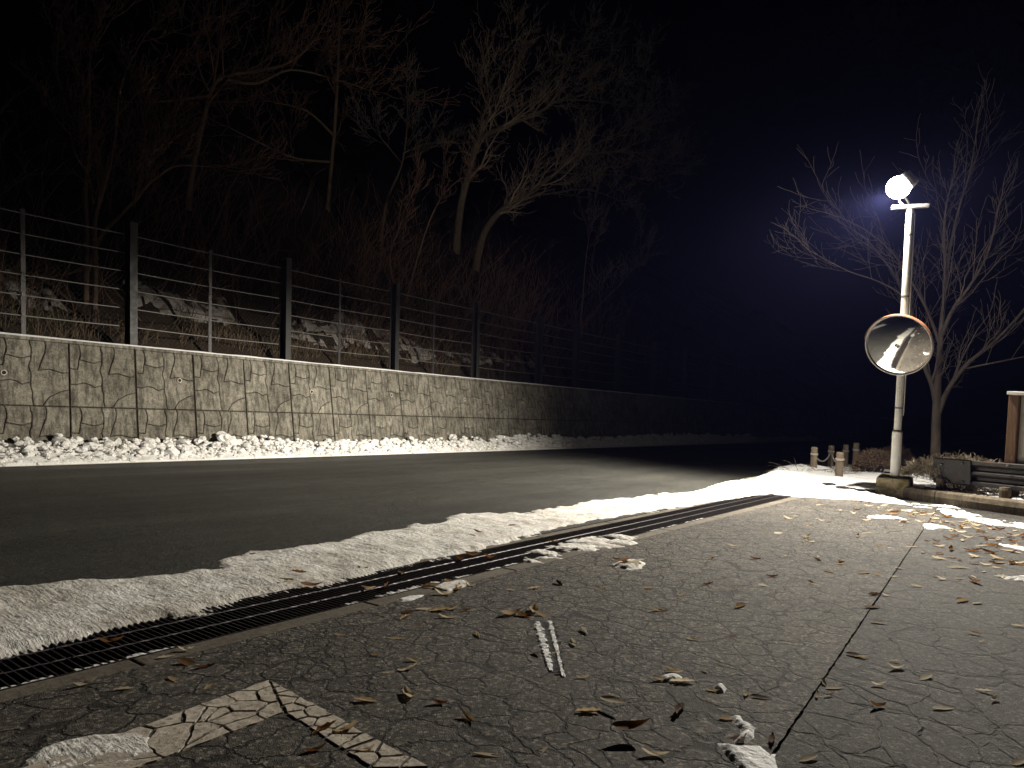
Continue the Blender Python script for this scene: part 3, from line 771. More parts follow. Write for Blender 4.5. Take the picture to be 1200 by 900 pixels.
# ------------------------------------------------------------------ drain grates
BAR = MB(); BAR.box((0, 0, -.019), (.405, .005, .036)); BAR_ME = BAR.mesh('bar'); BAR_ME.materials.append(STEEL)
NB = 40; PL_ = .995
gy = -5.0; gi = 0
ordinal = ['nearest', 'second', 'third', 'fourth', 'fifth', 'sixth', 'seventh', 'eighth', 'ninth', 'tenth', 'eleventh', 'twelfth']
while gy < 10.4:
    y0 = gy; gy += 1.0
    k = int(round(y0)) 
    if y0 < -.6: continue
    lab = f'{ordinal[min(gi, 11)]} grate along the drain counted from the left edge of the picture, dark steel bars'
    g = tag(empty('drain_grate', ((GX0 + GX1) / 2, y0, 0)), lab, 'drain grate', 'steel grates covering the drain'); gi += 1
    for j, xo in enumerate((-.2075, .2075)):
        mb = MB(); mb.box((xo, PL_ / 2, -.018), (.006, PL_, .034)); mb.build('side_bar', STEEL, g)
    for xo in (-.075, .065):
        mb = MB(); n = 60; mb.tube([(xo + .0012 * math.cos(q), PL_ * q / n, -.0012 + .0010 * math.sin(q * 2.0)) for q in range(n + 1)], .0034, 5); mb.build('cross_rod', ROD, g)
    if gi <= 7:
        for q in range(NB):
            link('bar', BAR_ME, None, g, (0, .012 + (PL_ - .024) * q / (NB - 1), rnd.uniform(-.0006, .0006)))
    else:
        mb = MB()
        for q in range(NB): mb.box((0, .012 + (PL_ - .024) * q / (NB - 1), -.019), (.405, .005, .036))
        tag(mb.build('bars', STEEL, g), kind='stuff')
# snow caught on the ledge between the bars
mb = MB(); y = 0.2
while y < 6:
    L_ = rnd.uniform(.05, .4); wv = rnd.uniform(.028, .05)
    if rnd.random() < .8:
        n = max(2, int(L_ / .02)); V = []
        for i in range(n + 1):
            yy = y + L_ * i / n; w2 = wv * rnd.uniform(.7, 1.2); h2 = -.001 + rnd.uniform(-.002, .002)
            V += [(GX1 - .003, yy, h2), (GX1 - w2, yy, h2 - .003), (GX1 - w2 - .006, yy, -.05)]
        mb.grid(V, n + 1, 3)
    y += L_ + rnd.uniform(.01, .16)
y = .25
while y < 3.2:
    L_ = rnd.uniform(.03, .25); wv = rnd.uniform(.03, .09)
    if rnd.random() < .7:
        n = max(2, int(L_ / .02)); V = []
        for i in range(n + 1):
            yy = y + L_ * i / n; w2 = wv * rnd.uniform(.5, 1.3); h2 = -.002 + rnd.uniform(-.003, .002)
            V += [(GX0 + .003, yy, h2), (GX0 + w2, yy, h2 - .004), (GX0 + w2 + .006, yy, -.05)]
        mb.grid(V, n + 1, 3)
    y += L_ + rnd.uniform(.02, .2)
tag(mb.build('drain_snow', SNOW), 'snow caught between the grate bars along the drain rim', 'snow', kind='stuff')

# ------------------------------------------------------------------ lamp post
bx, by = gp(1048, 571, vz)
LP = tag(empty('lamp_post', (bx, by, vz), True), 'tall white lamp post with a lit floodlight standing behind the kerb', 'lamp post')
def ring(mb, prof, n=24):
    V = []
    for k in range(n + 1):
        a = 2 * math.pi * k / n; V += [(r * math.cos(a), r * math.sin(a), z) for r, z in prof]
    mb.grid(V, n + 1, len(prof))
mb = MB(); mb.prism([(-.20, -.18), (.20, -.18), (.20, .18), (-.20, .18)], -.12, .135)
for i, v in enumerate(mb.v):
    if v[2] > 0: mb.v[i] = (v[0] * .9, v[1] * .9, v[2] + rnd.uniform(-.012, .012))
mb.build('footing', CONC_MOSS, LP, bevel=.03)
mb = MB(); ring(mb, [(.057, .12), (.057, .685), (.054, .697), (.045, .70)]); mb.build('sleeve', POLE, LP, smooth=False)
mb = MB(); ring(mb, [(.047, .69), (.047, .7005), (.052, .702), (.052, .712), (.044, .717)]); mb.build('collar', mat_plain('collar_rust', (.10, .06, .035), .8), LP)
PTOP = 3.42
mb = MB(); ring(mb, [(.042, .69), (.042, PTOP), (.0, PTOP)], 28); mb.build('pole', POLE, LP, smooth=False)
mb = MB(); mb.tube([(.052, .012, .9), (.052, .012, 2.4), (.052, .012, PTOP - .06), (.03, .01, PTOP + .005)], .0075, 6); mb.build('conduit', POLE, LP)
for zz in (.98, 2.35, 3.1):
    mb = MB(); ring(mb, [(.0425, zz), (.0445, zz), (.0445, zz + .022), (.0425, zz + .022)], 20); mb.build('strap', WIRE, LP)
# mounting plate, yoke and floodlight; the lamp looks back along the road
AXH = Vector((-.93, -.36, 0)).normalized(); TILT = math.radians(35)
axis = (AXH * math.cos(TILT) - Vector((0, 0, 1)) * math.sin(TILT)).normalized()
Mi = LP.rotation_quaternion.inverted().to_matrix()
ax_l = (Mi @ axis).normalized(); sd_l = (Mi @ Vector((-AXH.y, AXH.x, 0))).normalized(); up_l = sd_l.cross(ax_l) * -1
if up_l.z < 0: up_l = -up_l
view_side = Vector((1, 0.0, 0))
FR = Matrix((sd_l, ax_l, up_l)).transposed()     # local columns: side, axis, up
plate_rot = Matrix((Vector((.95, .31, .02)).normalized(), Vector((-.31, .95, 0)).normalized(), Vector((-.02, 0, 1)))).transposed()
mb = MB(); mb.box((0, 0, PTOP + .03), (.40, .07, .045), plate_rot); mb.build('mounting_bar', POLE, LP, bevel=.008)
HC = Vector((-.08, -.08, PTOP + .29))
for s in (-1, 1):
    mb = MB(); a = HC + sd_l * (.135 * s); b = Vector((HC.x * .4 + sd_l.x * .10 * s, HC.y * .4 + sd_l.y * .10 * s, PTOP + .05))
    mb.tube([b, Vector((a.x, a.y, b.z + .06)), a], .011, 6); mb.build('yoke_arm', POLE, LP)
mb = MB(); mb.box(HC - ax_l * .05, (.24, .07, .20), FR)
mb.build('lamp_housing', POLE, LP, bevel=.02)
for k in range(6): mb = MB(); mb.box(HC - ax_l * .105 + sd_l * (-.085 + .034 * k), (.007, .04, .17), FR); mb.build('cooling_fin', POLE, LP)
EM = bpy.data.materials.new('lit_lamp_lens'); EM.use_nodes = True; t_ = EM.node_tree; t_.nodes.clear()
e_ = t_.nodes.new('ShaderNodeEmission'); o_ = t_.nodes.new('ShaderNodeOutputMaterial'); e_.inputs[0].default_value = (1, .97, .9, 1); e_.inputs[1].default_value = 60
t_.links.new(e_.outputs[0], o_.inputs[0]); EM.cycles.emission_sampling = 'NONE'
mb = MB(); bmx = bmesh.new(); bmesh.ops.create_uvsphere(bmx, u_segments=24, v_segments=14, radius=.135)
mb.v = [tuple(HC + ax_l * .06 + v.co) for v in bmx.verts]; mb.f = [tuple(v.index for v in f.verts) for f in bmx.faces]; bmx.free()
mb.build('lamp_lens', EM, LP, smooth=True)
ld = bpy.data.lights.new('lamp_light', 'POINT'); ld.energy = LAMP_POWER; ld.color = LAMP_COLOR; ld.shadow_soft_size = .09
lo = bpy.data.objects.new('lamp_light', ld); COL.objects.link(lo); lo.parent = LP; lo.location = HC + ax_l * .21
# the lamp's output shaped by direction: a beam across the road, a wide skirt, a cut-off above the horizontal and to one side
ld.use_nodes = True; lt = ld.node_tree; em = lt.nodes['Emission']
geo = lt.nodes.new('ShaderNodeNewGeometry'); D_in = geo.outputs['Incoming']
def az(a, e): a = math.radians(a); e = math.radians(e); return (math.cos(a) * math.cos(e), math.sin(a) * math.cos(e), math.sin(e))
def ldot(v):
    n = lt.nodes.new('ShaderNodeVectorMath'); n.operation = 'DOT_PRODUCT'; lt.links.new(D_in, n.inputs[0]); n.inputs[1].default_value = v; return n.outputs['Value']
def lm(op, a, b=None):
    n = lt.nodes.new('ShaderNodeMath'); n.operation = op
    for k_, x_ in enumerate((a, b)):
        if x_ is None: continue
        if isinstance(x_, (int, float)): n.inputs[k_].default_value = x_
        else: lt.links.new(x_, n.inputs[k_])
    return n.outputs[0]
def lstep(x_, a, b):
    n = lt.nodes.new('ShaderNodeMapRange'); n.interpolation_type = 'SMOOTHSTEP'; lt.links.new(x_, n.inputs['Value'])
    n.inputs['From Min'].default_value = a; n.inputs['From Max'].default_value = b; return n.outputs['Result']
beam = lm('ADD', lm('MULTIPLY', lm('POWER', lm('MAXIMUM', ldot(az(171, -17)), 0.0), 6.0), .90), .80)
cut = lm('MULTIPLY', lstep(lm('MULTIPLY', ldot((0, 0, 1)), -1.0), .0, .21), lstep(ldot(az(240, 0)), -.20, .25))
added_spill = lm('ADD', lm('MULTIPLY', lm('POWER', lm('MAXIMUM', ldot(az(148, 27)), 0.0), 9.0), .46), .021)  # weak all-round leak plus an upward lobe added to light the centre trees
down = lm('MULTIPLY', lstep(lm('MULTIPLY', ldot((0, 0, 1)), -1.0), .45, .9), .17)  # downward light added for the bollards, guardrail and shrubs
lt.links.new(lm('ADD', lm('ADD', lm('MULTIPLY', beam, cut), down), added_spill), em.inputs['Strength'])

# ------------------------------------------------------------------ convex traffic mirror on the pole
q_ = LP.rotation_quaternion.to_matrix()
pole_at = lambda z: Vector((bx, by, vz)) + q_ @ Vector((0, 0, z))
mc = pole_at(1.80)
nrm_m = Vector((-.15, -.935, -.31)).normalized()
mc = mc + nrm_m * .17
TM = tag(empty('traffic_mirror', mc), 'round convex traffic mirror with orange rim fixed to the lamp post', 'traffic mirror')
TM.rotation_quaternion = nrm_m.to_track_quat('Z', 'Y')
MR = .365
mb = MB(); Rs = 1.5; prof = [(MR * k / 24, math.sqrt(Rs ** 2 - (MR * k / 24) ** 2) - math.sqrt(Rs ** 2 - MR ** 2) - .012) for k in range(25)]
ring(mb, prof[1:], 72); me = mb.v
mbc = len(mb.v); mb.v.append((0, 0, prof[0][1])); P = 24
for k in range(72): mb.f.append((mbc, k * P, (k + 1) * P))
MIR = NT('mirror_face', .045, .5, 1.0); MIR.col((.80, .80, .77)); nz = MIR.noise(3, 3, .6); MIR.rough(MIR.ramp(nz.outputs[0], [(.3, .03), (.75, .09)]))
mb.build('mirror_face', MIR.m, TM, smooth=True)
mb = MB(); ring(mb, [(MR - .004, -.02), (MR - .004, .006), (MR + .004, .012), (MR + .009, .010), (MR + .012, -.005), (MR + .010, -.05), (MR * .8, -.09), (.01, -.10)], 72); mb.build('mirror_back', RIM, TM, smooth=False)
# hood over the upper half
mb = MB(); V = []; n = 40
for k in range(n + 1):
    a = math.radians(15 + 150 * k / n); dpt = .012 + .035 * math.sin(math.pi * k / n) ** .6
    for r_, z in ((MR + .0135, -.03), (MR + .0145, dpt), (MR + .0175, dpt), (MR + .0165, -.03)): V.append((r_ * math.cos(a), r_ * math.sin(a), z))
mb.grid(V, n + 1, 4); mb.build('mirror_hood', ORANGE, TM)
mb = MB(); mb.box((0, 0, -.108), (.09, .26, .02)); mb.tube([(0, .1, -.10), (0, .1, -.15)], .016, 8); mb.tube([(0, -.1, -.10), (0, -.1, -.15)], .016, 8); mb.build('mirror_bracket', HOUSING, TM)

# ------------------------------------------------------------------ guardrail
dR = Vector((.82, -.63, 0)).normalized(); nR = Vector((-dR.y, dR.x, 0))
gA = Vector((-1.12, 9.80, 0))
GR = tag(empty('guardrail', gA + Vector((0, 0, vz))), 'dark brown steel guardrail behind the kerb at the right', 'guardrail')
def gl(s, off, z): p = dR * s + nR * off; return (p.x, p.y, z - vz)
zt, zb = .500, .215; RL = 6.0
prof = [(0.0, zt), (-.012, zt - .008), (-.012, zt - .045), (.035, zt - .075), (.035, zt - .105), (-.012, zt - .130), (-.012, zt - .155), (.035, zt - .185), (.035, zt - .215), (-.012, zt - .240), (-.012, zb + .004), (0, zb)]
mb = MB(); V = []
ss = [.47 + .5 * k for k in range(12)]
for s in ss:
    for u, z in prof: V.append(gl(s, u + .014, z - .012 * (s / 6)))
mb.grid(V, len(ss), len(prof)); mb.build('rail_beam', RAIL, GR)
mb = MB(); V = []
for s in np.linspace(0, .5, 7):
    for u, z in ((.02, zt + .004), (-.004, zt + .004), (-.012, zt - .01), (-.012, zb + .01), (-.004, zb - .004), (.02, zb - .004)): V.append(gl(s, u, z))
mb.grid(V, 7, 6); endp = mb.build('end_plate', RAIL, GR)
mb = MB(); mb.tube([gl(.0, .004, zb), gl(.0, .004, zt)], .012, 6); mb.build('end_lip', WIRE, GR)
for s, z in ((.12, .43), (.12, .28), (.40, .46), (.40, .25), (.95, .47)):
    mb = MB(); c = gl(s, -.02, z); mb.box(c, (.022, .022, .022), Matrix.Rotation(.6, 3, nR)); mb.build('bolt', WIRE, GR, bevel=.004)
for s in (.40, 2.4, 4.4):
    mb = MB(); mb.tube([gl(s, .10, vz - .2), gl(s, .10, zt - .03)], .05, 12); mb.build('rail_post', RAILP, GR, smooth=False)

# short wooden stub posts between kerb and guardrail
for i, (px, py, hh, r_, lab) in enumerate(((1097, 579, .155, .052, 'short rounded wooden stub post under the end of the guardrail'),
                                     (1172, 588, .13, .058, 'short wooden stub post under the guardrail nearer the notice board'))):
    x, y = gp(px, py - 6, .142); x += nR.x * .07; y += nR.y * .07; mb = MB()
    ring(mb, [(r_ * 1.05, -.1), (r_, 0), (r_ * 1.0, hh - .03), (r_ * .85, hh), (0, hh + .006)], 12)
    tag(mb.build('stub_post', WOOD, loc=(x, y, vz)), lab, 'post', 'stub posts by the kerb')

# ------------------------------------------------------------------ bollards with rope
def bollard(px, py, top, r_, lab):
    x, y = gp(px, py, vz); d = math.hypot(x, y); ppm = FPX / (y * .79 - x * .61)
    hh = (py - top) / ppm
    e = tag(empty('bollard', (x, y, vz), True), lab, 'bollard', 'wooden bollards on the verge')
    mb = MB(); ring(mb, [(r_ * 1.02, -.2), (r_, 0), (r_ * .97, hh - .012), (r_ * .86, hh), (0, hh + .004)], 14); mb.build('shaft', WOOD, e)
    mb = MB(); ring(mb, [(r_ * .99, hh * .70), (r_ * 1.16, hh * .715), (r_ * 1.16, hh * .765), (r_ * .99, hh * .78)], 14); mb.build('rope_band', ROPE, e)
    return Vector((x, y, vz)) + PLUMB * (hh * .74)
bA = bollard(953, 555, 524, .050, 'wooden bollard nearest the road, rope tied to it')
bB = bollard(973, 549, 522, .050, 'wooden bollard second back from the road, between two rope spans')
bC = bollard(983, 561, 530, .053, 'wooden bollard nearest the lamp post beside the kerb end')
bD = bollard(990, 549, 521, .050, 'dim wooden bollard standing behind the two roped bollards')
bE = bollard(1002, 550, 519, .050, 'dim wooden bollard left of the round clipped shrub')
bF = bollard(1132, 548, 529, .05, 'dim wooden bollard behind the dry shrub at the tree')
def rope(a, b, sag, lab):
    mb = MB(); mid = (a + b) / 2; pts = []
    for i in range(15):
        t = i / 14; p = a.lerp(b, t) - Vector((0, 0, sag * 4 * t * (1 - t))); pts.append(p)
    mb.tube(pts, .012, 6); tag(mb.build('rope', ROPE, smooth=True), lab, 'rope', 'ropes between the bollards')
rope(bA, bB, .14, 'sagging rope from the road bollard to the one behind')
rope(bB, bC, .10, 'sagging rope from the back bollard to the lamp-side bollard')

# kerb end stone poking out of the snow
mb = MB(); P0 = [gp(947, 566), gp(1000, 571), gp(1003, 564), gp(960, 561)]
b = len(mb.v); hs = [.03, .10, .13, .05]
mb.v += [(p[0], p[1], -.05) for p in P0] + [(p[0] * .98 - .05, p[1], h_) for p, h_ in zip(P0, hs)]
mb.f += [(3, 2, 1, 0), (4, 5, 6, 7), (0, 1, 5, 4), (1, 2, 6, 5), (2, 3, 7, 6), (3, 0, 4, 7)]
tag(mb.build('kerb_end_stone', CONC_MOSS, bevel=.025), 'mossy sloping kerb end stone half buried in the snow mound', 'stone')

# ------------------------------------------------------------------ notice board
nb = Vector((-.41, 9.41, vz))
NBD = tag(empty('notice_board', nb, True, math.atan2(dR.y, dR.x) + .12), 'notice board with brown posts and pale panel at the right edge', 'notice board')
def nbx(mb, c, s, name, mat, bevel=.005, par=None): mb = MB(); mb.box(c, s); return mb.build(name, mat, par or NBD, bevel=bevel)
nbx(0, (.06, 0, .55), (.11, .11, 1.24), 'board_post', WOOD_DK, .008)
nbx(0, (2.0, 0, .55), (.11, .11, 1.24), 'board_post', WOOD_DK, .008)
nbx(0, (1.03, -.005, 1.155), (2.06, .15, .035), 'top_rail', POLE)
nbx(0, (1.03, .0, .36), (1.83, .06, .04), 'bottom_rail', POLE)
pn = nbx(0, (1.03, .0, .757), (1.83, .035, .74), 'panel', mat_plain('panel_print', (.55, .52, .46), .5, 0, .15, 5), .003)
mb = MB(); mb.face([(.15, -.0195, 1.10), (.80, -.0195, .75), (.80, -.0195, 1.12), (.17, -.0195, 1.125)]); mb.build('printed_wedge', mat_plain('print_white', (.72, .71, .68), .5), NBD)
mb = MB(); mb.box((.22, -.020, .93), (.13, .004, .025)); mb.box((.29, -.021, .96), (.04, .004, .05)); mb.build('printed_mark', ORANGE, NBD)

# ------------------------------------------------------------------ trees and shrubs
def branch(mb, rg, p, d, L, r, lvl, cfg, tw):
    """recursive branch; thick wood goes to mb, twigs to tw"""
    n = 5 if lvl < 2 else 4; pts = [p]; rad = [r]; q = Vector(p); d = Vector(d).normalized()
    taper = cfg.get('taper', .45); dirs = [d]
    for i in range(n):
        j = Vector((rg.gauss(0, 1), rg.gauss(0, 1), rg.gauss(0, 1))) * cfg['wob'] * (.6 + .25 * lvl)
        d = (d + j + Vector(cfg['trop']) * (.10 + .06 * lvl)).normalized()
        q = q + d * (L / n); pts.append(q.copy()); rad.append(max(cfg['rmin'], r * (1 - (1 - taper) * (i + 1) / n))); dirs.append(d)
    (tw if lvl >= cfg['twig'] else mb).tube(pts, rad, 3 if r < .02 else (5 if r < .06 else 9), cap=False)
    if lvl >= cfg['max']: return
    k = cfg['kids'][min(lvl, len(cfg['kids']) - 1)]
    for c in range(k):
        t = cfg['t0'] + (1 - cfg['t0']) * (c + rg.random() * .8) / k; i = min(n - 1, int(t * n)); f = t * n - i
        pp = pts[i].lerp(pts[i + 1], min(1, f)); dd = dirs[i]
        ang = math.radians(rg.uniform(*cfg['ang'])); o = dd.orthogonal().normalized(); o.rotate(Quaternion(dd, rg.uniform(0, 6.283)))
        nd = dd * math.cos(ang) + o * math.sin(ang)
        branch(mb, rg, pp, nd, L * rg.uniform(*cfg['lr']) * (1.05 - .35 * t), max(cfg['rmin'], rad[i] * rg.uniform(.45, .62)), lvl + 1, cfg, tw)
    branch(mb, rg, pts[-1], dirs[-1], L * .62, rad[-1], lvl + 1, cfg, tw)
def guided(mb, pts, rads, n=9):
    # smooth a guide line
    P = [Vector(p) for p in pts]; out = []; ro = []
    for i in range(len(P) - 1):
        p0 = P[max(i - 1, 0)]; p1 = P[i]; p2 = P[i + 1]; p3 = P[min(i + 2, len(P) - 1)]
        for k in range(4):
            t = k / 4; out.append(.5 * ((2 * p1) + (p2 - p0) * t + (2 * p0 - 5 * p1 + 4 * p2 - p3) * t * t + (3 * p1 - p0 - 3 * p2 + p3) * t ** 3)); ro.append(rads[i] + (rads[i + 1] - rads[i]) * t)
    out.append(P[-1]); ro.append(rads[-1]); mb.tube(out, ro, n); return out, ro
def finish_tree(name, base, mb, tw, label, group, wood, twm, plumb=False):
    t = tag(empty(name, base), label, 'tree', group)
    for M_, n_, m_ in ((mb, 'trunk', wood), (tw, 'crown', twm)):
        M_.v = [(v[0] - base[0], v[1] - base[1], v[2] - base[2]) for v in M_.v]; M_.build(n_, m_, t, smooth=True)
    return t

# tree beside the lamp post
ty = 13.2
def tp(px, py, y=ty): return aty(px, py, y)
rg = random.Random(21); mb = MB(); tw = MB()
base = tp(1096, 556); base.z = vz - .05
limbs = [
    ([base, tp(1097, 500), tp(1098, 470), tp(1100, 430), tp(1103, 385), tp(1108, 330), tp(1106, 270, 13.0), tp(1110, 235, 12.9)], [.085, .07, .062, .048, .038, .028, .018, .010]),
    ([tp(1098, 478), tp(1092, 450), tp(1082, 425), tp(1077, 400), tp(1068, 370, 13.6), tp(1050, 325, 13.9), tp(1020, 285, 14)], [.05, .042, .036, .03, .024, .018, .012]),
    ([tp(1099, 485), tp(1107, 465), tp(1117, 447, 13.0), tp(1135, 425, 12.8), tp(1160, 405, 12.7), tp(1185, 380, 12.6), tp(1210, 350, 12.5)], [.05, .042, .035, .028, .022, .016, .012]),
    ([tp(1104, 392), tp(1118, 360, 13), tp(1140, 330, 12.8), tp(1158, 295, 12.7), tp(1168, 255, 12.6)], [.035, .028, .02, .015, .011]),
    ([tp(1102, 405), tp(1085, 360), tp(1065, 325), tp(1045, 295, 13.4), tp(1015, 270, 13.5), tp(985, 255, 13.6)], [.03, .024, .018, .014, .011, .009]),
    ([tp(1106, 350), tp(1112, 300), tp(1122, 250), tp(1136, 205), tp(1142, 170)], [.03, .022, .016, .012, .009]),
    ([tp(1130, 432, 12.9), tp(1165, 425, 12.8), tp(1200, 418, 12.8)], [.016, .012, .009]),
    ([tp(1075, 395), tp(1060, 350), tp(1030, 330), tp(995, 318), tp(960, 300)], [.02, .016, .012, .010, .008]),
]
cfgR = dict(wob=.12, trop=(0, 0, .4), rmin=.0028, twig=1, max=3, kids=[4, 3, 3], t0=.15, ang=(22, 52), lr=(.5, .8), taper=.5)
for gi_, (pts, rads) in enumerate(limbs):
    out, ro = guided(mb, pts, rads)
    for i in range(3 if gi_ else 14, len(out), 1):
        d = (out[i] - out[i - 1]).normalized(); o = d.orthogonal().normalized(); o.rotate(Quaternion(d, rg.uniform(0, 6.28))); a = math.radians(rg.uniform(25, 55))
        if rg.random() < .55: branch(mb, rg, out[i], d * math.cos(a) + o * math.sin(a) + Vector((0, 0, .25)), rg.uniform(.35, .95), max(.004, ro[i] * .45), 1, cfgR, tw)
    branch(mb, rg, out[-1], out[-1] - out[-2], .6, ro[-1], 1, cfgR, tw)
finish_tree('bare_tree', base, mb, tw, 'bare spreading tree close behind the lamp post', None, BARK, TWIG)

# hillside trees
def hz1(x, y): return float(hill_z(np.array(x), np.array(y)))
def hp(px, py, x): return atx(px, py, x)
GRP = 'bare trees on the dark hillside'
cfgH = dict(wob=.16, trop=(.12, 0, .35), rmin=.008, twig=1, max=4, kids=[3, 4, 3, 2], t0=.15, ang=(22, 58), lr=(.45, .75), taper=.5)
def guided_tree(limbs, label, seed, cfg, dens=.6, ln=(.8, 2.0), wood=BARK_H, twm=TWIG):
    rg = random.Random(seed); mb = MB(); tw = MB(); base = Vector(limbs[0][0][0]); base.z = hz1(base.x, base.y) - .1
    # root down to the slope
    top = Vector(limbs[0][0][0])
    if top.z - base.z > .3:
        d0 = (Vector(limbs[0][0][1]) - top).normalized(); k0 = (top.z - base.z)
        base = Vector((base.x - d0.x * k0 * .3, base.y - d0.y * k0 * .35, 0)); base.z = hz1(base.x, base.y) - .1
        r0 = limbs[0][1][0]; mid = base.lerp(top, .5) - Vector((d0.x, d0.y, 0)) * k0 * .07
        limbs = [([base, mid] + list(limbs[0][0]), [r0 * 1.15, r0 * 1.07] + list(limbs[0][1]))] + list(limbs[1:])
    for gi_, (pts, rads) in enumerate(limbs):
        out, ro = guided(mb, pts, rads)
        for i in range(4 if gi_ else 11, len(out)):
            d = (out[i] - out[i - 1]).normalized(); o = d.orthogonal().normalized(); o.rotate(Quaternion(d, rg.uniform(0, 6.28))); a = math.radians(rg.uniform(25, 60))
            if rg.random() < dens: branch(mb, rg, out[i], d * math.cos(a) + o * math.sin(a) + Vector((.1, 0, .3)), rg.uniform(*ln), max(.012, ro[i] * .45), 1, cfg, tw)
        branch(mb, rg, out[-1], out[-1] - out[-2], ln[1] * .8, ro[-1], 1, cfg, tw)
    return finish_tree('bare_tree', base, mb, tw, label, GRP, wood, twm)
x1 = -19.5
guided_tree([
    ([hp(541, 236, x1), hp(549, 205, x1), hp(560, 168, x1 + .1), hp(582, 152, x1 + .3), hp(606, 142, x1 + .6), hp(629, 134, x1 + .9), hp(655, 118, x1 + 1.1), hp(690, 118, x1 + 1.3), hp(722, 122, x1 + 1.4)], [.15, .14, .12, .10, .085, .07, .05, .035, .022]),
    ([hp(603, 143, x1 + .5), hp(596, 115, x1 + .5), hp(602, 85, x1 + .5), hp(604, 60, x1 + .5)], [.05, .04, .028, .016]),
    ([hp(625, 135, x1 + .8), hp(640, 105, x1 + .8), hp(660, 78, x1 + .9), hp(684, 45, x1 + 1)], [.05, .036, .026, .015]),
    ([hp(640, 128, x1 + .9), hp(668, 98, x1 + 1), hp(700, 80, x1 + 1.1), hp(730, 90, x1 + 1.2)], [.045, .032, .022, .014]),
    ([hp(585, 152, x1 + .3), hp(575, 130, x1 + .2), hp(572, 105, x1 + .2)], [.04, .028, .015]),
], 'bare tree with arching trunk and fanned crown above the fence', 31, cfgH, .85, (.8, 2.0), BARK_LIT, TWIG_LIT)
x2 = -18.3
guided_tree([
    ([hp(568, 272, x2), hp(582, 252, x2), hp(600, 238, x2 + .2), hp(625, 222, x2 + .4), hp(650, 204, x2 + .6), hp(668, 186, x2 + .8), hp(700, 180, x2 + 1.0), hp(740, 178, x2 + 1.2), hp(775, 190, x2 + 1.4), hp(800, 192, x2 + 1.6)], [.14, .13, .12, .105, .09, .075, .055, .042, .03, .02]),
    ([hp(672, 185, x2 + .8), hp(705, 165, x2 + .9), hp(740, 150, x2 + 1.1), hp(770, 135, x2 + 1.2), hp(785, 122, x2 + 1.2)], [.055, .04, .03, .02, .014]),
    ([hp(720, 178, x2 + 1.1), hp(738, 150, x2 + 1.1), hp(752, 115, x2 + 1.0), hp(758, 75, x2 + 1.0)], [.04, .03, .02, .012]),
    ([hp(610, 232, x2 + .2), hp(650, 226, x2 + .5), hp(690, 222, x2 + .7), hp(725, 235, x2 + .9)], [.05, .035, .025, .014]),
    ([hp(655, 202, x2 + .6), hp(690, 205, x2 + .8), hp(730, 205, x2 + 1), hp(765, 212, x2 + 1.1)], [.04, .03, .02, .013]),
], 'bare tree leaning far out to the right over the fence', 32, cfgH, .8, (.7, 1.8), BARK_LIT, TWIG_LIT)
x3 = -13.7
cfgL = dict(cfgH); cfgL['trop'] = (0, 0, .6)
guided_tree([
    ([hp(100, 385, x3), hp(101, 330, x3), hp(102, 280, x3), hp(100, 225, x3), hp(105, 170, x3), hp(104, 100, x3), hp(106, 60, x3)], [.055, .05, .046, .04, .032, .022, .014]),
    ([hp(110, 385, x3 + .1), hp(112, 330, x3 + .1), hp(111, 262, x3 + .1), hp(120, 225, x3 + .1), hp(133, 175, x3 + .1), hp(142, 100, x3 + .2), hp(165, 50, x3 + .2)], [.05, .046, .042, .036, .028, .02, .012]),
    ([hp(109, 238, x3 + .1), hp(103, 205, x3), hp(88, 180, x3), hp(80, 140, x3)], [.022, .02, .015, .01]),
], 'slender twin stemmed bare tree behind the leftmost fence bay', 33, cfgL, .35, (.5, 1.3), twm=TWIG_R)
x4 = -13.9
guided_tree([
    ([hp(118, 276, x4), hp(138, 255, x4), hp(160, 232, x4), hp(175, 215, x4 + .1), hp(205, 195, x4 + .2), hp(240, 195, x4 + .3)], [.04, .037, .034, .028, .02, .012]),
    ([hp(158, 233, x4), hp(165, 205, x4), hp(172, 175, x4), hp(183, 130, x4)], [.028, .024, .018, .011]),
], 'thin bare tree leaning right behind the first tall fence post', 34, cfgL, .5, (.5, 1.4), twm=TWIG_R)
x5 = -18.0
guided_tree([
    ([hp(225, 205, x5), hp(235, 155, x5), hp(247, 110, x5), hp(262, 90, x5 + .3), hp(310, 82, x5 + .8), hp(345, 70, x5 + 1), hp(370, 45, x5 + 1.2), hp(385, 20, x5 + 1.3)], [.075, .07, .06, .05, .04, .03, .02, .014]),
    ([hp(262, 92, x5 + .3), hp(300, 98, x5 + .8), hp(340, 82, x5 + 1), hp(390, 92, x5 + 1.4), hp(430, 105, x5 + 1.6)], [.05, .04, .03, .02, .012]),
    ([hp(247, 112, x5), hp(200, 118, x5 + .2), hp(165, 120, x5 + .4)], [.04, .025, .014]),
], 'faint bare tree high on the slope reaching its limbs to the right', 35, cfgH, .55, (.8, 2.0), twm=TWIG_R)
x6 = -19.0
guided_tree([
    ([hp(455, 230, x6), hp(470, 195, x6), hp(476, 160, x6), hp(478, 110, x6)], [.05, .04, .025, .014]),
    ([hp(470, 190, x6), hp(455, 172, x6 + .2), hp(445, 160, x6 + .3)], [.025, .018, .01]),
    ([hp(472, 180, x6), hp(500, 168, x6 + .3), hp(540, 168, x6 + .5)], [.03, .02, .012]),
], 'small bare tree with tangled crown left of the arching tree', 36, cfgH, .8, (.5, 1.3))
x7 = -14.4
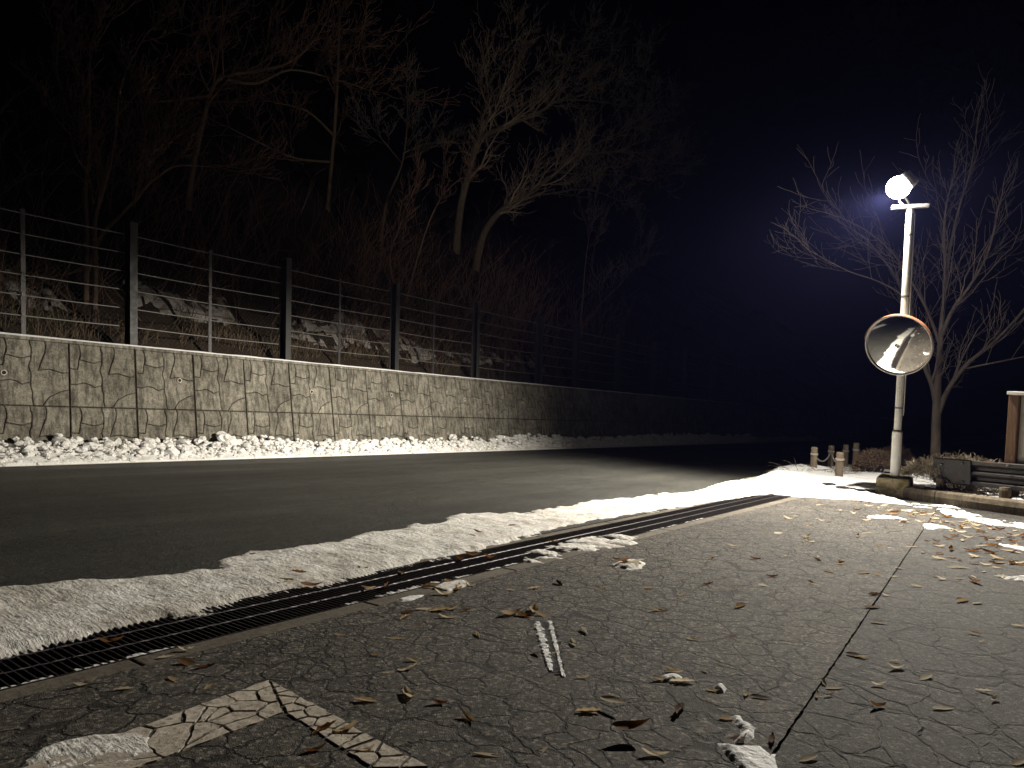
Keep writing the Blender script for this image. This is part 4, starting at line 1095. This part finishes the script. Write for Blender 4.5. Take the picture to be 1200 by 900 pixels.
guided_tree([
    ([hp(478, 345, x7), hp(490, 300, x7), hp(505, 255, x7), hp(522, 225, x7), hp(545, 205, x7)], [.03, .027, .023, .017, .01]),
    ([hp(462, 335, x7), hp(457, 300, x7), hp(470, 262, x7), hp(478, 235, x7)], [.025, .02, .015, .009]),
], 'thin forked sapling behind the third tall fence post', 37, cfgL, .45, (.4, 1.1), twm=TWIG_R)
x8 = -14.0
guided_tree([
    ([hp(680, 390, x8), hp(683, 350, x8), hp(686, 310, x8), hp(690, 280, x8)], [.035, .03, .022, .012]),
    ([hp(682, 385, x8), hp(705, 355, x8), hp(730, 330, x8), hp(750, 300, x8)], [.03, .024, .018, .01]),
], 'small bare tree at the dark end of the fence', 38, cfgL, .6, (.6, 1.5))
x9 = -19.5
guided_tree([
    ([hp(385, 230, x9), hp(392, 150, x9), hp(396, 80, x9), hp(398, 10, x9)], [.07, .06, .05, .03]),
    ([hp(392, 160, x9), hp(360, 130, x9), hp(320, 120, x9)], [.05, .035, .015]),
    ([hp(390, 190, x9), hp(345, 185, x9), hp(300, 165, x9), hp(270, 150, x9)], [.05, .035, .025, .015]),
], 'straight dim trunk far up the slope behind the thin limbs', 39, cfgH, .5, (.7, 1.8), twm=TWIG_R)

# thickets of stems on the slope
rg = random.Random(5); mb = MB()
def stem(p, d, L, r, kids, mb_):
    pts = [Vector(p)]; q = Vector(p); d = Vector(d).normalized(); n = 5
    for i in range(n):
        d = (d + Vector((rg.gauss(0, .13) + .02, rg.gauss(0, .13), rg.gauss(0, .10)))).normalized(); q = q + d * (L / n); pts.append(q.copy())
    mb_.tube(pts, [r * (1 - .13 * i) for i in range(n + 1)], 3, cap=False)
    if kids:
        for k in range(kids):
            i = rg.randint(1, n); o = d.orthogonal(); o.rotate(Quaternion(d, rg.uniform(0, 6.28)))
            stem(pts[i], d * .8 + o.normalized() * .6 + Vector((.05, 0, .15)), L * rg.uniform(.3, .55), r * .6, kids - 1 if kids < 3 else 1, mb_)
for i in range(900):
    x = -12.9 - 4.6 * rg.random() ** 1.1; y = rg.uniform(0.5, 30)
    if fbm(x * .5 + 3, y * .35, 2) < .40: continue
    L = rg.uniform(.8, 2.6); stem((x, y, hz1(x, y) - .05), (rg.gauss(.1, .35), rg.gauss(.05, .4), 1), L, rg.uniform(.006, .012), 3, mb)
for i in range(260):
    x = -12.95 - 1.3 * rg.random(); y = rg.uniform(10.5, 21)
    stem((x, y, hz1(x, y) - .05), (rg.gauss(.1, .3), rg.gauss(.1, .35), 1), rg.uniform(1.4, 3.0), rg.uniform(.005, .010), 3, mb)
tag(mb.build('undergrowth', TWIG_R), 'reddish tangle of bare brush covering the slope above the fence', 'brush', kind='stuff')
mb = MB()
for i in range(4200):
    x = -12.75 - 2.0 * rg.random() ** 1.5; y = rg.uniform(1, 20)
    if fbm(x * .8 + 13, y * .8, 2) < .46: continue
    L = rg.uniform(.25, .75); p = Vector((x, y, hz1(x, y) - .03)); d = Vector((rg.gauss(.25, .3), rg.gauss(0, .35), 1)).normalized()
    m_ = p + d * L * .55; e_ = m_ + (d + Vector((.35, rg.gauss(0, .3), -.75))) * L * .5; wv = Vector((0, .0045, 0))
    mb.face([p - wv, p + wv, m_ + wv, m_ - wv]); mb.face([m_ - wv, m_ + wv, e_])
tag(mb.build('dry_grass', DRYGRASS), 'dry straw coloured grass hanging on the slope behind the fence', 'grass', kind='stuff')
# patchy snow on the slope behind the fence
def slope_snow(poly, seed, lab, rag=.28):
    o = snow_sheet('slope_snow', poly, .05, .03, .10, rag, .05, zfun=lambda X, Y: hill_z(X, Y) + .03, mat=SNOW_DIM, seed=seed, holes=.50)
    tag(o, lab, 'snow', kind='stuff')
for poly_, sd_, lab_ in (
    ([(-13.35, 3.2), (-13.35, 5.0), (-13.9, 5.1), (-14.1, 3.4)], 3, 'broken snow patch on the slope behind the leftmost fence bay'),
    ([(-13.3, 6.0), (-13.4, 8.0), (-13.8, 8.0), (-14.0, 6.2)], 5, 'broken snow patch on the slope behind the second fence bay'),
    ([(-13.2, 9.2), (-13.2, 13.6), (-13.6, 13.6), (-13.8, 9.4)], 9, 'broken snow patch on the slope behind the middle fence bays'),
    ([(-13.2, 14.5), (-13.2, 19), (-13.6, 19), (-13.8, 15)], 12, 'broken snow patch on the slope behind the far fence bays')):
    slope_snow(poly_, sd_, lab_, .35)

# shrubs on the verge
def shrub(name, c, rx, ry, h, n, seed, label, mat, L=(.12, .3), r=.004, curl=.25, kind=None):
    rg2 = random.Random(seed); mb = MB(); core = MB(); c = Vector(c)
    e = tag(empty(name, c), label, 'shrub')
    for i in range(n):
        a = rg2.uniform(0, 6.283); q = math.sqrt(rg2.random()); f = math.sqrt(max(0, 1 - q * q))
        p = Vector((math.cos(a) * q * rx, math.sin(a) * q * ry, h * (.25 + .62 * f * rg2.uniform(.5, 1))))
        d = Vector((math.cos(a) * q, math.sin(a) * q, .6 * f + .2)) + Vector((rg2.gauss(0, .5), rg2.gauss(0, .5), rg2.gauss(0, .4)))
        d.normalize(); pts = [p]; l_ = rg2.uniform(*L)
        for k in range(4):
            d = (d + Vector((rg2.gauss(0, curl), rg2.gauss(0, curl), rg2.gauss(0, curl)))).normalized(); pts.append(pts[-1] + d * l_ / 4)
        mb.tube(pts, [r, r, r * .9, r * .75, r * .5], 3, cap=False)
    for i in range(16):
        a = rg2.uniform(0, 6.283); q = rg2.uniform(.2, .8)
        core.tube([(math.cos(a) * q * rx * .3, math.sin(a) * q * ry * .3, -.04), (math.cos(a) * q * rx * .7, math.sin(a) * q * ry * .7, h * .4), (math.cos(a) * q * rx, math.sin(a) * q * ry, h * .75)], [.009, .007, .005], 4)
    core.build('stems', TWIG, e); mb.build('twigs', mat, e); return e
DRYSH = mat_plain('dry_shrub_twig', (.46, .39, .28), .9, 0, .5, 6)
BROWNSH = mat_plain('brown_shrub_twig', (.15, .10, .065), .9, 0, .5, 6)
sx1, sy1 = aty(1140, 540, 10.25)[:2]
shrub('dry_shrub', (sx1 - .12, 10.05, vz), .62, .35, .46, 2600, 3, 'dry pale shrub spilling over the top of the guardrail', DRYSH, (.05, .13), .0038, .6)
shrub('dry_shrub', (.22, 9.45, vz), .45, .3, .36, 1400, 13, 'dry pale shrub at the foot of the notice board', DRYSH, (.05, .13), .0038, .6)
x, y = gp(1026, 556, vz)
shrub('clipped_shrub', (x, y, vz), .27, .27, .42, 1800, 4, 'round brown clipped shrub between bollards and lamp post', BROWNSH, (.05, .11), .0045, .4)
x, y = gp(1046, 553, vz)
shrub('clipped_shrub', (x - .05, y + .5, vz), .3, .3, .45, 1400, 5, 'dim round clipped shrub directly behind the lamp post sleeve', BROWNSH, (.05, .11), .0045, .4)
x, y = gp(1008, 556, vz)
shrub('clipped_shrub', (x, y + .3, vz), .17, .17, .2, 500, 6, 'small low shrub at the left side of the round clipped shrub', BROWNSH, (.04, .09), .004, .4)
def tuft(c, n, rx, hmax, seed, lab):
    rg2 = random.Random(seed); mb = MB()
    for i in range(n):
        a = rg2.uniform(0, 6.283); q = rx * rg2.random() ** .7; p = Vector((c[0] + math.cos(a) * q, c[1] + math.sin(a) * q, c[2] - .02))
        d = Vector((math.cos(a) * .5 + rg2.gauss(0, .3), math.sin(a) * .5 + rg2.gauss(0, .3), 1)).normalized(); L = rg2.uniform(.4, 1) * hmax; pts = [p]
        for k in range(4): d = (d + Vector((math.cos(a) * .22, math.sin(a) * .22, -.28))).normalized(); pts.append(pts[-1] + d * L / 4)
        mb.tube(pts, [.0035, .0035, .003, .0025, .0015], 3, cap=False)
    tag(mb.build('grass_tuft', DRYGRASS), lab, 'grass tuft', 'dry grass tufts on the verge')
x, y = gp(937, 555, vz); tuft((x, y, vz), 90, .28, .38, 1, 'dry grass tuft on the road side of the first bollard')
x, y = gp(964, 556, vz); tuft((x, y, vz), 90, .28, .36, 2, 'dry grass tuft under the rope between the first two bollards')
x, y = gp(977, 556, vz); tuft((x, y + .4, vz), 60, .22, .30, 3, 'dry grass tuft behind the lamp-side bollard')
for i, (px, lab) in enumerate(((1118, 'dry grass tuft under the end plate of the guardrail'), (1150, 'dry grass tuft under the rail beam beside its first post'), (1165, 'dry grass tuft under the rail beam right of the first post'), (1190, 'dry grass tuft under the rail beam below the notice board'))):
    x, y = gp(px, 578 + (px - 1118) * .1, vz); tuft((x, y + .12, vz), 80, .2, .34, 10 + i, lab)

# tree holding its dry leaves at the right edge
rg = random.Random(77); e = Vector((.55, 10.9, vz)); T = tag(empty('leafy_tree', e), 'tree with clinging dry brown leaves above the notice board', 'tree')
mb = MB(); tw = MB(); lv = MB()
cfgD = dict(wob=.10, trop=(0, 0, .4), rmin=.006, twig=2, max=3, kids=[6, 4, 3], t0=.3, ang=(30, 65), lr=(.4, .6), taper=.5)
mb.tube([(0, 0, -.1), (.02, .02, .7), (0, .04, 1.2)], [.07, .06, .05], 9)
branch(mb, rg, Vector((0, .04, 1.2)), Vector((0.02, 0, 1)), 1.6, .05, 0, cfgD, tw)
for i in range(900):
    v = Vector(tw.v[rg.randrange(len(tw.v))]) + Vector((rg.gauss(0, .02), rg.gauss(0, .02), rg.gauss(0, .02)))
    d = Vector((rg.gauss(0, 1), rg.gauss(0, 1), rg.gauss(-.6, .6))).normalized(); s = d.orthogonal().normalized(); s.rotate(Quaternion(d, rg.uniform(0, 6.28))); L = rg.uniform(.05, .09); wv = s * L * .26
    lv.face([v, v + d * L * .4 + wv, v + d * L]); lv.face([v, v + d * L, v + d * L * .4 - wv])
mb.build('trunk', BARK, T, smooth=True); tw.build('twigs', TWIG, T); lv.build('crown', mat_plain('clinging_leaf', (.34, .22, .10), .8, 0, .5, 14), T)

# ------------------------------------------------------------------ fallen leaves
def leaf_mesh(L, wdt, curl, fold, twist, seed, lobes=0):
    r = random.Random(seed); mb = MB(); n = 9; V = []
    for i in range(n + 1):
        t = i / n; ww = wdt * (math.sin(math.pi * t ** .85) ** .8) * (1 + (lobes * .25 * math.sin(t * 22) if lobes else 0)) + .0006
        x = (t - .5) * L; z = curl * (4 * (t - .5) ** 2) * L; tt = twist * (t - .5)
        for s in (-1, -.5, 0, .5, 1):
            yy = s * ww; zz = fold * ww * (abs(s) ** 1.4)
            V.append((x, yy * math.cos(tt) - zz * math.sin(tt), z + yy * math.sin(tt) + zz * math.cos(tt) + .0012 * r.uniform(-1, 1)))
    zmin = min(v[2] for v in V); V = [(a, b, c - zmin + .0015) for a, b, c in V]
    mb.grid(V, n + 1, 5)
    mb.tube([V[2 + 5 * n], (V[2 + 5 * n][0] + L * .14, V[2 + 5 * n][1], V[2 + 5 * n][2] * .7 + .001)], [.0011, .0009], 3)
    return mb.mesh('fallen_leaf', True)
kinds = []
specs = [(1, .13, .02, .15, .1), (1, .11, .16, .9, .9), (1, .13, .26, 1.0, 1.3), (1, .10, .05, 1.3, .4), (1, .15, .2, .8, -1.0), (1, .08, .08, 1.8, .9), (1, .17, .03, .3, -.3)]
for i, (L, wd, cu, fo, tw_) in enumerate(specs):
    for m_ in (LEAF, LEAF_BR):
        me = leaf_mesh(L, wd, cu, fo, tw_, i, i % 2); me.materials.append(m_); kinds.append(me)
# (x, y, length in px, brown?) read off the photograph
LV = [(428,822,26,0),(478,815,28,0),(549,843,26,0),(399,744,16,0),(464,748,20,0),(478,785,22,0),(440,768,12,0),(485,775,18,0),(560,745,20,0),(574,885,34,0),(636,880,20,0),(515,825,18,1),(740,864,42,1),(718,830,32,0),(690,835,28,0),(796,833,40,1),(768,886,28,0),(683,795,14,0),(672,755,18,0),(685,741,22,0),(650,766,12,0),(624,766,26,1),(600,720,36,0),(625,717,34,0),(640,722,40,0),(612,722,22,1),(655,685,22,1),(626,690,16,0),(598,692,10,0),(706,690,10,0),(760,690,14,0),(772,716,20,0),(813,750,16,0),(826,752,6,0),(835,758,8,0),(776,797,24,0),(790,788,20,0),(800,800,26,0),(825,787,12,0),(835,810,14,0),(875,814,20,0),(893,818,24,1),(855,842,24,0),(862,868,30,1),(905,868,26,1),(948,889,24,0),(900,778,6,0),(860,640,14,0),(834,655,10,0),(885,655,14,1),(922,652,12,0),(905,676,14,1),(855,747,22,1),(868,711,24,0),(798,698,10,0),(828,686,10,0),(955,685,16,0),(950,682,10,1),(895,687,12,0),(830,685,14,1),(950,635,14,0),(912,625,16,0),(945,630,14,0),(925,608,12,0),(895,622,6,0),(948,617,8,0),(1022,712,20,1),(1025,697,16,1),(1040,698,10,0),(1002,768,18,1),(1010,770,14,0),(965,800,16,0),(978,806,20,0),(972,815,14,0),(958,815,18,0),(1031,803,14,0),(1050,783,18,0),(1048,775,10,0),(1029,828,18,1),(1085,794,20,0),(1105,830,22,0),(1128,704,20,0),(1145,707,14,0),(1143,743,14,0),(1151,752,8,0),(1030,730,16,0),(1075,687,12,0),(1105,679,12,0),(1142,682,22,1),(1125,665,16,0),(1100,655,24,0),(1120,665,20,0),(1065,641,22,0),(1030,640,14,0),(1012,672,16,0),(1028,674,10,0),(1055,666,14,0),(1194,734,12,0),(1195,893,20,0),(1153,810,14,0),(1165,820,14,0),(510,686,28,0),(525,681,24,0),(538,690,26,0),(520,697,22,0),(550,686,18,0),(478,718,16,1),(500,714,26,0),(515,716,24,0),(530,714,20,0),(525,724,22,0),(545,716,14,1),(475,724,22,0),(488,733,18,0),(450,726,12,0),(380,855,30,1),(395,862,30,1),(405,857,26,0),(430,880,18,0),(420,885,14,0),(362,900,20,0),(370,880,22,1),(145,808,18,0),(100,803,20,0),(205,797,22,0),(222,778,26,1),(240,782,20,1),(195,770,16,0),(218,762,16,0),(245,805,16,0),(455,788,14,0),(130,755,24,1),(728,662,26,1),(740,664,24,0),(748,662,20,0),(935,577,18,1),(940,574,20,1),(945,579,18,1),(930,575,18,1),(950,576,14,1),(938,580,16,0),(650,636,14,1),(680,632,12,1),(560,630,12,1),(600,622,10,1),(540,657,18,1),(575,655,16,1),(555,652,20,1),(470,672,18,1),(452,690,22,1),(432,692,20,0),(425,668,14,1),(365,688,26,1),(350,680,18,1),(340,684,18,0),(330,688,14,1),(500,688,20,1),(1165,640,16,1),(1180,645,14,0),(1170,655,22,0),(1148,640,10,0),(1160,648,18,1),(1186,660,26,1),(1195,660,18,0),(1140,653,10,0),(1095,608,12,0),(1110,606,14,1),(1130,612,14,0),(1145,616,12,0),(1165,620,20,1),(1190,622,10,0),(1080,602,12,1),(1050,600,12,1),(1036,600,10,1),(1000,602,10,0),(985,598,8,0),(960,592,8,0),(1015,610,10,0),(1060,612,14,0)]
def zone(px, py):
    if py < 600 and px > 955 or (py < 632 and px > 1040): return 'in the litter along the kerb'
    if py < 600: return 'at the far end of the drain'
    if px > 1115 and py < 690: return 'by the snow streaks at the right edge'
    if px < 700 and py < 695 - (px - 330) * .16 and px > 300: return 'on the grates and snow strip'
    if px < 150 and py < 770: return 'on the grate at the left edge'
    if px < 280: return 'between left grates and painted line'
    if px < 440 and py > 840: return 'on the painted corner line'
    if px < 445: return 'between painted corner and drain'
    if px < 560 and py < 740: return 'in the leaf litter beside the drain'
    if 590 < px < 690 and 680 < py < 800: return 'round the snow tread print'
    if 705 < px < 760 and py < 680: return 'frozen into the isolated snow clump'
    if px < 590: return 'right of the painted corner'
    if px < 905 and py > 780: return 'round the near snow heap'
    if px < 945 and py < 700: return 'between the drain and the paving seam'
    if px < 945: return 'on open asphalt left of the seam'
    if py < 720: return 'along the far half of the seam'
    return 'on asphalt right of the seam'
cols = {0: ('pale tan', 'curled dry leaf'), 1: ('dark brown', 'curled dry leaf')}
rl = random.Random(99); LEAVES = {}
def put_leaf(px, py, lp, br, lab=None, grp=None):
    x, y = gp(px, py); dd = math.sqrt(x * x + y * y + .69); L = max(.03, min(.115, lp * 1.04 / (FPX / dd)))
    i = rl.randrange(len(specs)) * 2 + (1 if br else 0)
    o = link('fallen_leaf', kinds[i], None); s = L
    o.scale = (s, s * rl.uniform(.9, 1.3), s * rl.uniform(.8, 1.2))
    z = 0.0
    if GX0 - .1 < x < GX1 + .0: z = .006
    elif x < GX0: z = .038
    elif 'snow' in zone(px, py) and 705 < px < 760: z = .022
    o.location = (x, y, z); tilt = rl.gauss(0, .10)
    ax_ = rl.uniform(0, 6.283)
    if rl.random() < .55: ax_ = .67 + rl.gauss(0, .5)     # many lie across the view
    o.rotation_euler = (tilt, rl.gauss(0, .10), ax_)
    zn = zone(px, py)
    tag(o, None, 'leaf', f'{cols[br][0]} leaves {zn}'); LEAVES.setdefault((br, zn), []).append((px, lp, o))
    return o
for p in LV: put_leaf(*p)
for i in range(70):    # litter drifting along the kerb
    t = rl.random(); px = 1000 + 200 * t; py = 586 + 36 * t + rl.random() ** 2 * 16
    put_leaf(px, py, rl.uniform(5, 12), rl.random() < .45)
for i in range(45):
    px = rl.uniform(930, 1200); py = 600 + (px - 930) * .06 + rl.random() * 70
    put_leaf(px, py, rl.uniform(5, 13), rl.random() < .25)
for i in range(25):
    px = rl.uniform(1100, 1200); py = rl.uniform(628, 662)
    put_leaf(px, py, rl.uniform(8, 16), rl.random() < .4)
ORD = ['first', 'second', 'third', 'fourth', 'fifth', 'sixth', 'seventh', 'eighth', 'ninth', 'tenth', 'eleventh', 'twelfth', 'thirteenth', 'fourteenth', 'fifteenth', 'sixteenth']
for (br, zn), lst in LEAVES.items():
    lst.sort(key=lambda q: q[0]); c = cols[br][0]
    big = lst if len(lst) <= 16 else sorted(sorted(lst, key=lambda q: -q[1])[:16], key=lambda q: q[0])
    ids = {id(q[2]) for q in big}
    for k, q in enumerate(big):
        q[2]['label'] = f'{c} curled leaf {zn}' if len(big) == 1 else f'{c} {"larger " if len(lst) > 16 else ""}leaf, {ORD[k]} from left, {zn}'
    for q in lst:
        if id(q[2]) not in ids: q[2]['label'] = f'small {c} leaf fragment {zn}'

# ------------------------------------------------------------------ thin night haze added for the blue glow round the lamp
mb = MB(); mb.box((0, 25, 11), (140, 130, 25))
HZ = tag(mb.build('haze', None), 'thin bluish night haze added for the glow round the lamp', 'haze', kind='stuff')
HM = bpy.data.materials.new('glow_haze'); HM.use_nodes = True; ht = HM.node_tree; ht.nodes.clear()
pv = ht.nodes.new('ShaderNodeVolumePrincipled'); ho = ht.nodes.new('ShaderNodeOutputMaterial')
pv.inputs['Color'].default_value = (.30, .33, 1.0, 1); pv.inputs['Density'].default_value = .00034; pv.inputs['Anisotropy'].default_value = .45
ht.links.new(pv.outputs[0], ho.inputs['Volume']); HZ.data.materials.append(HM)
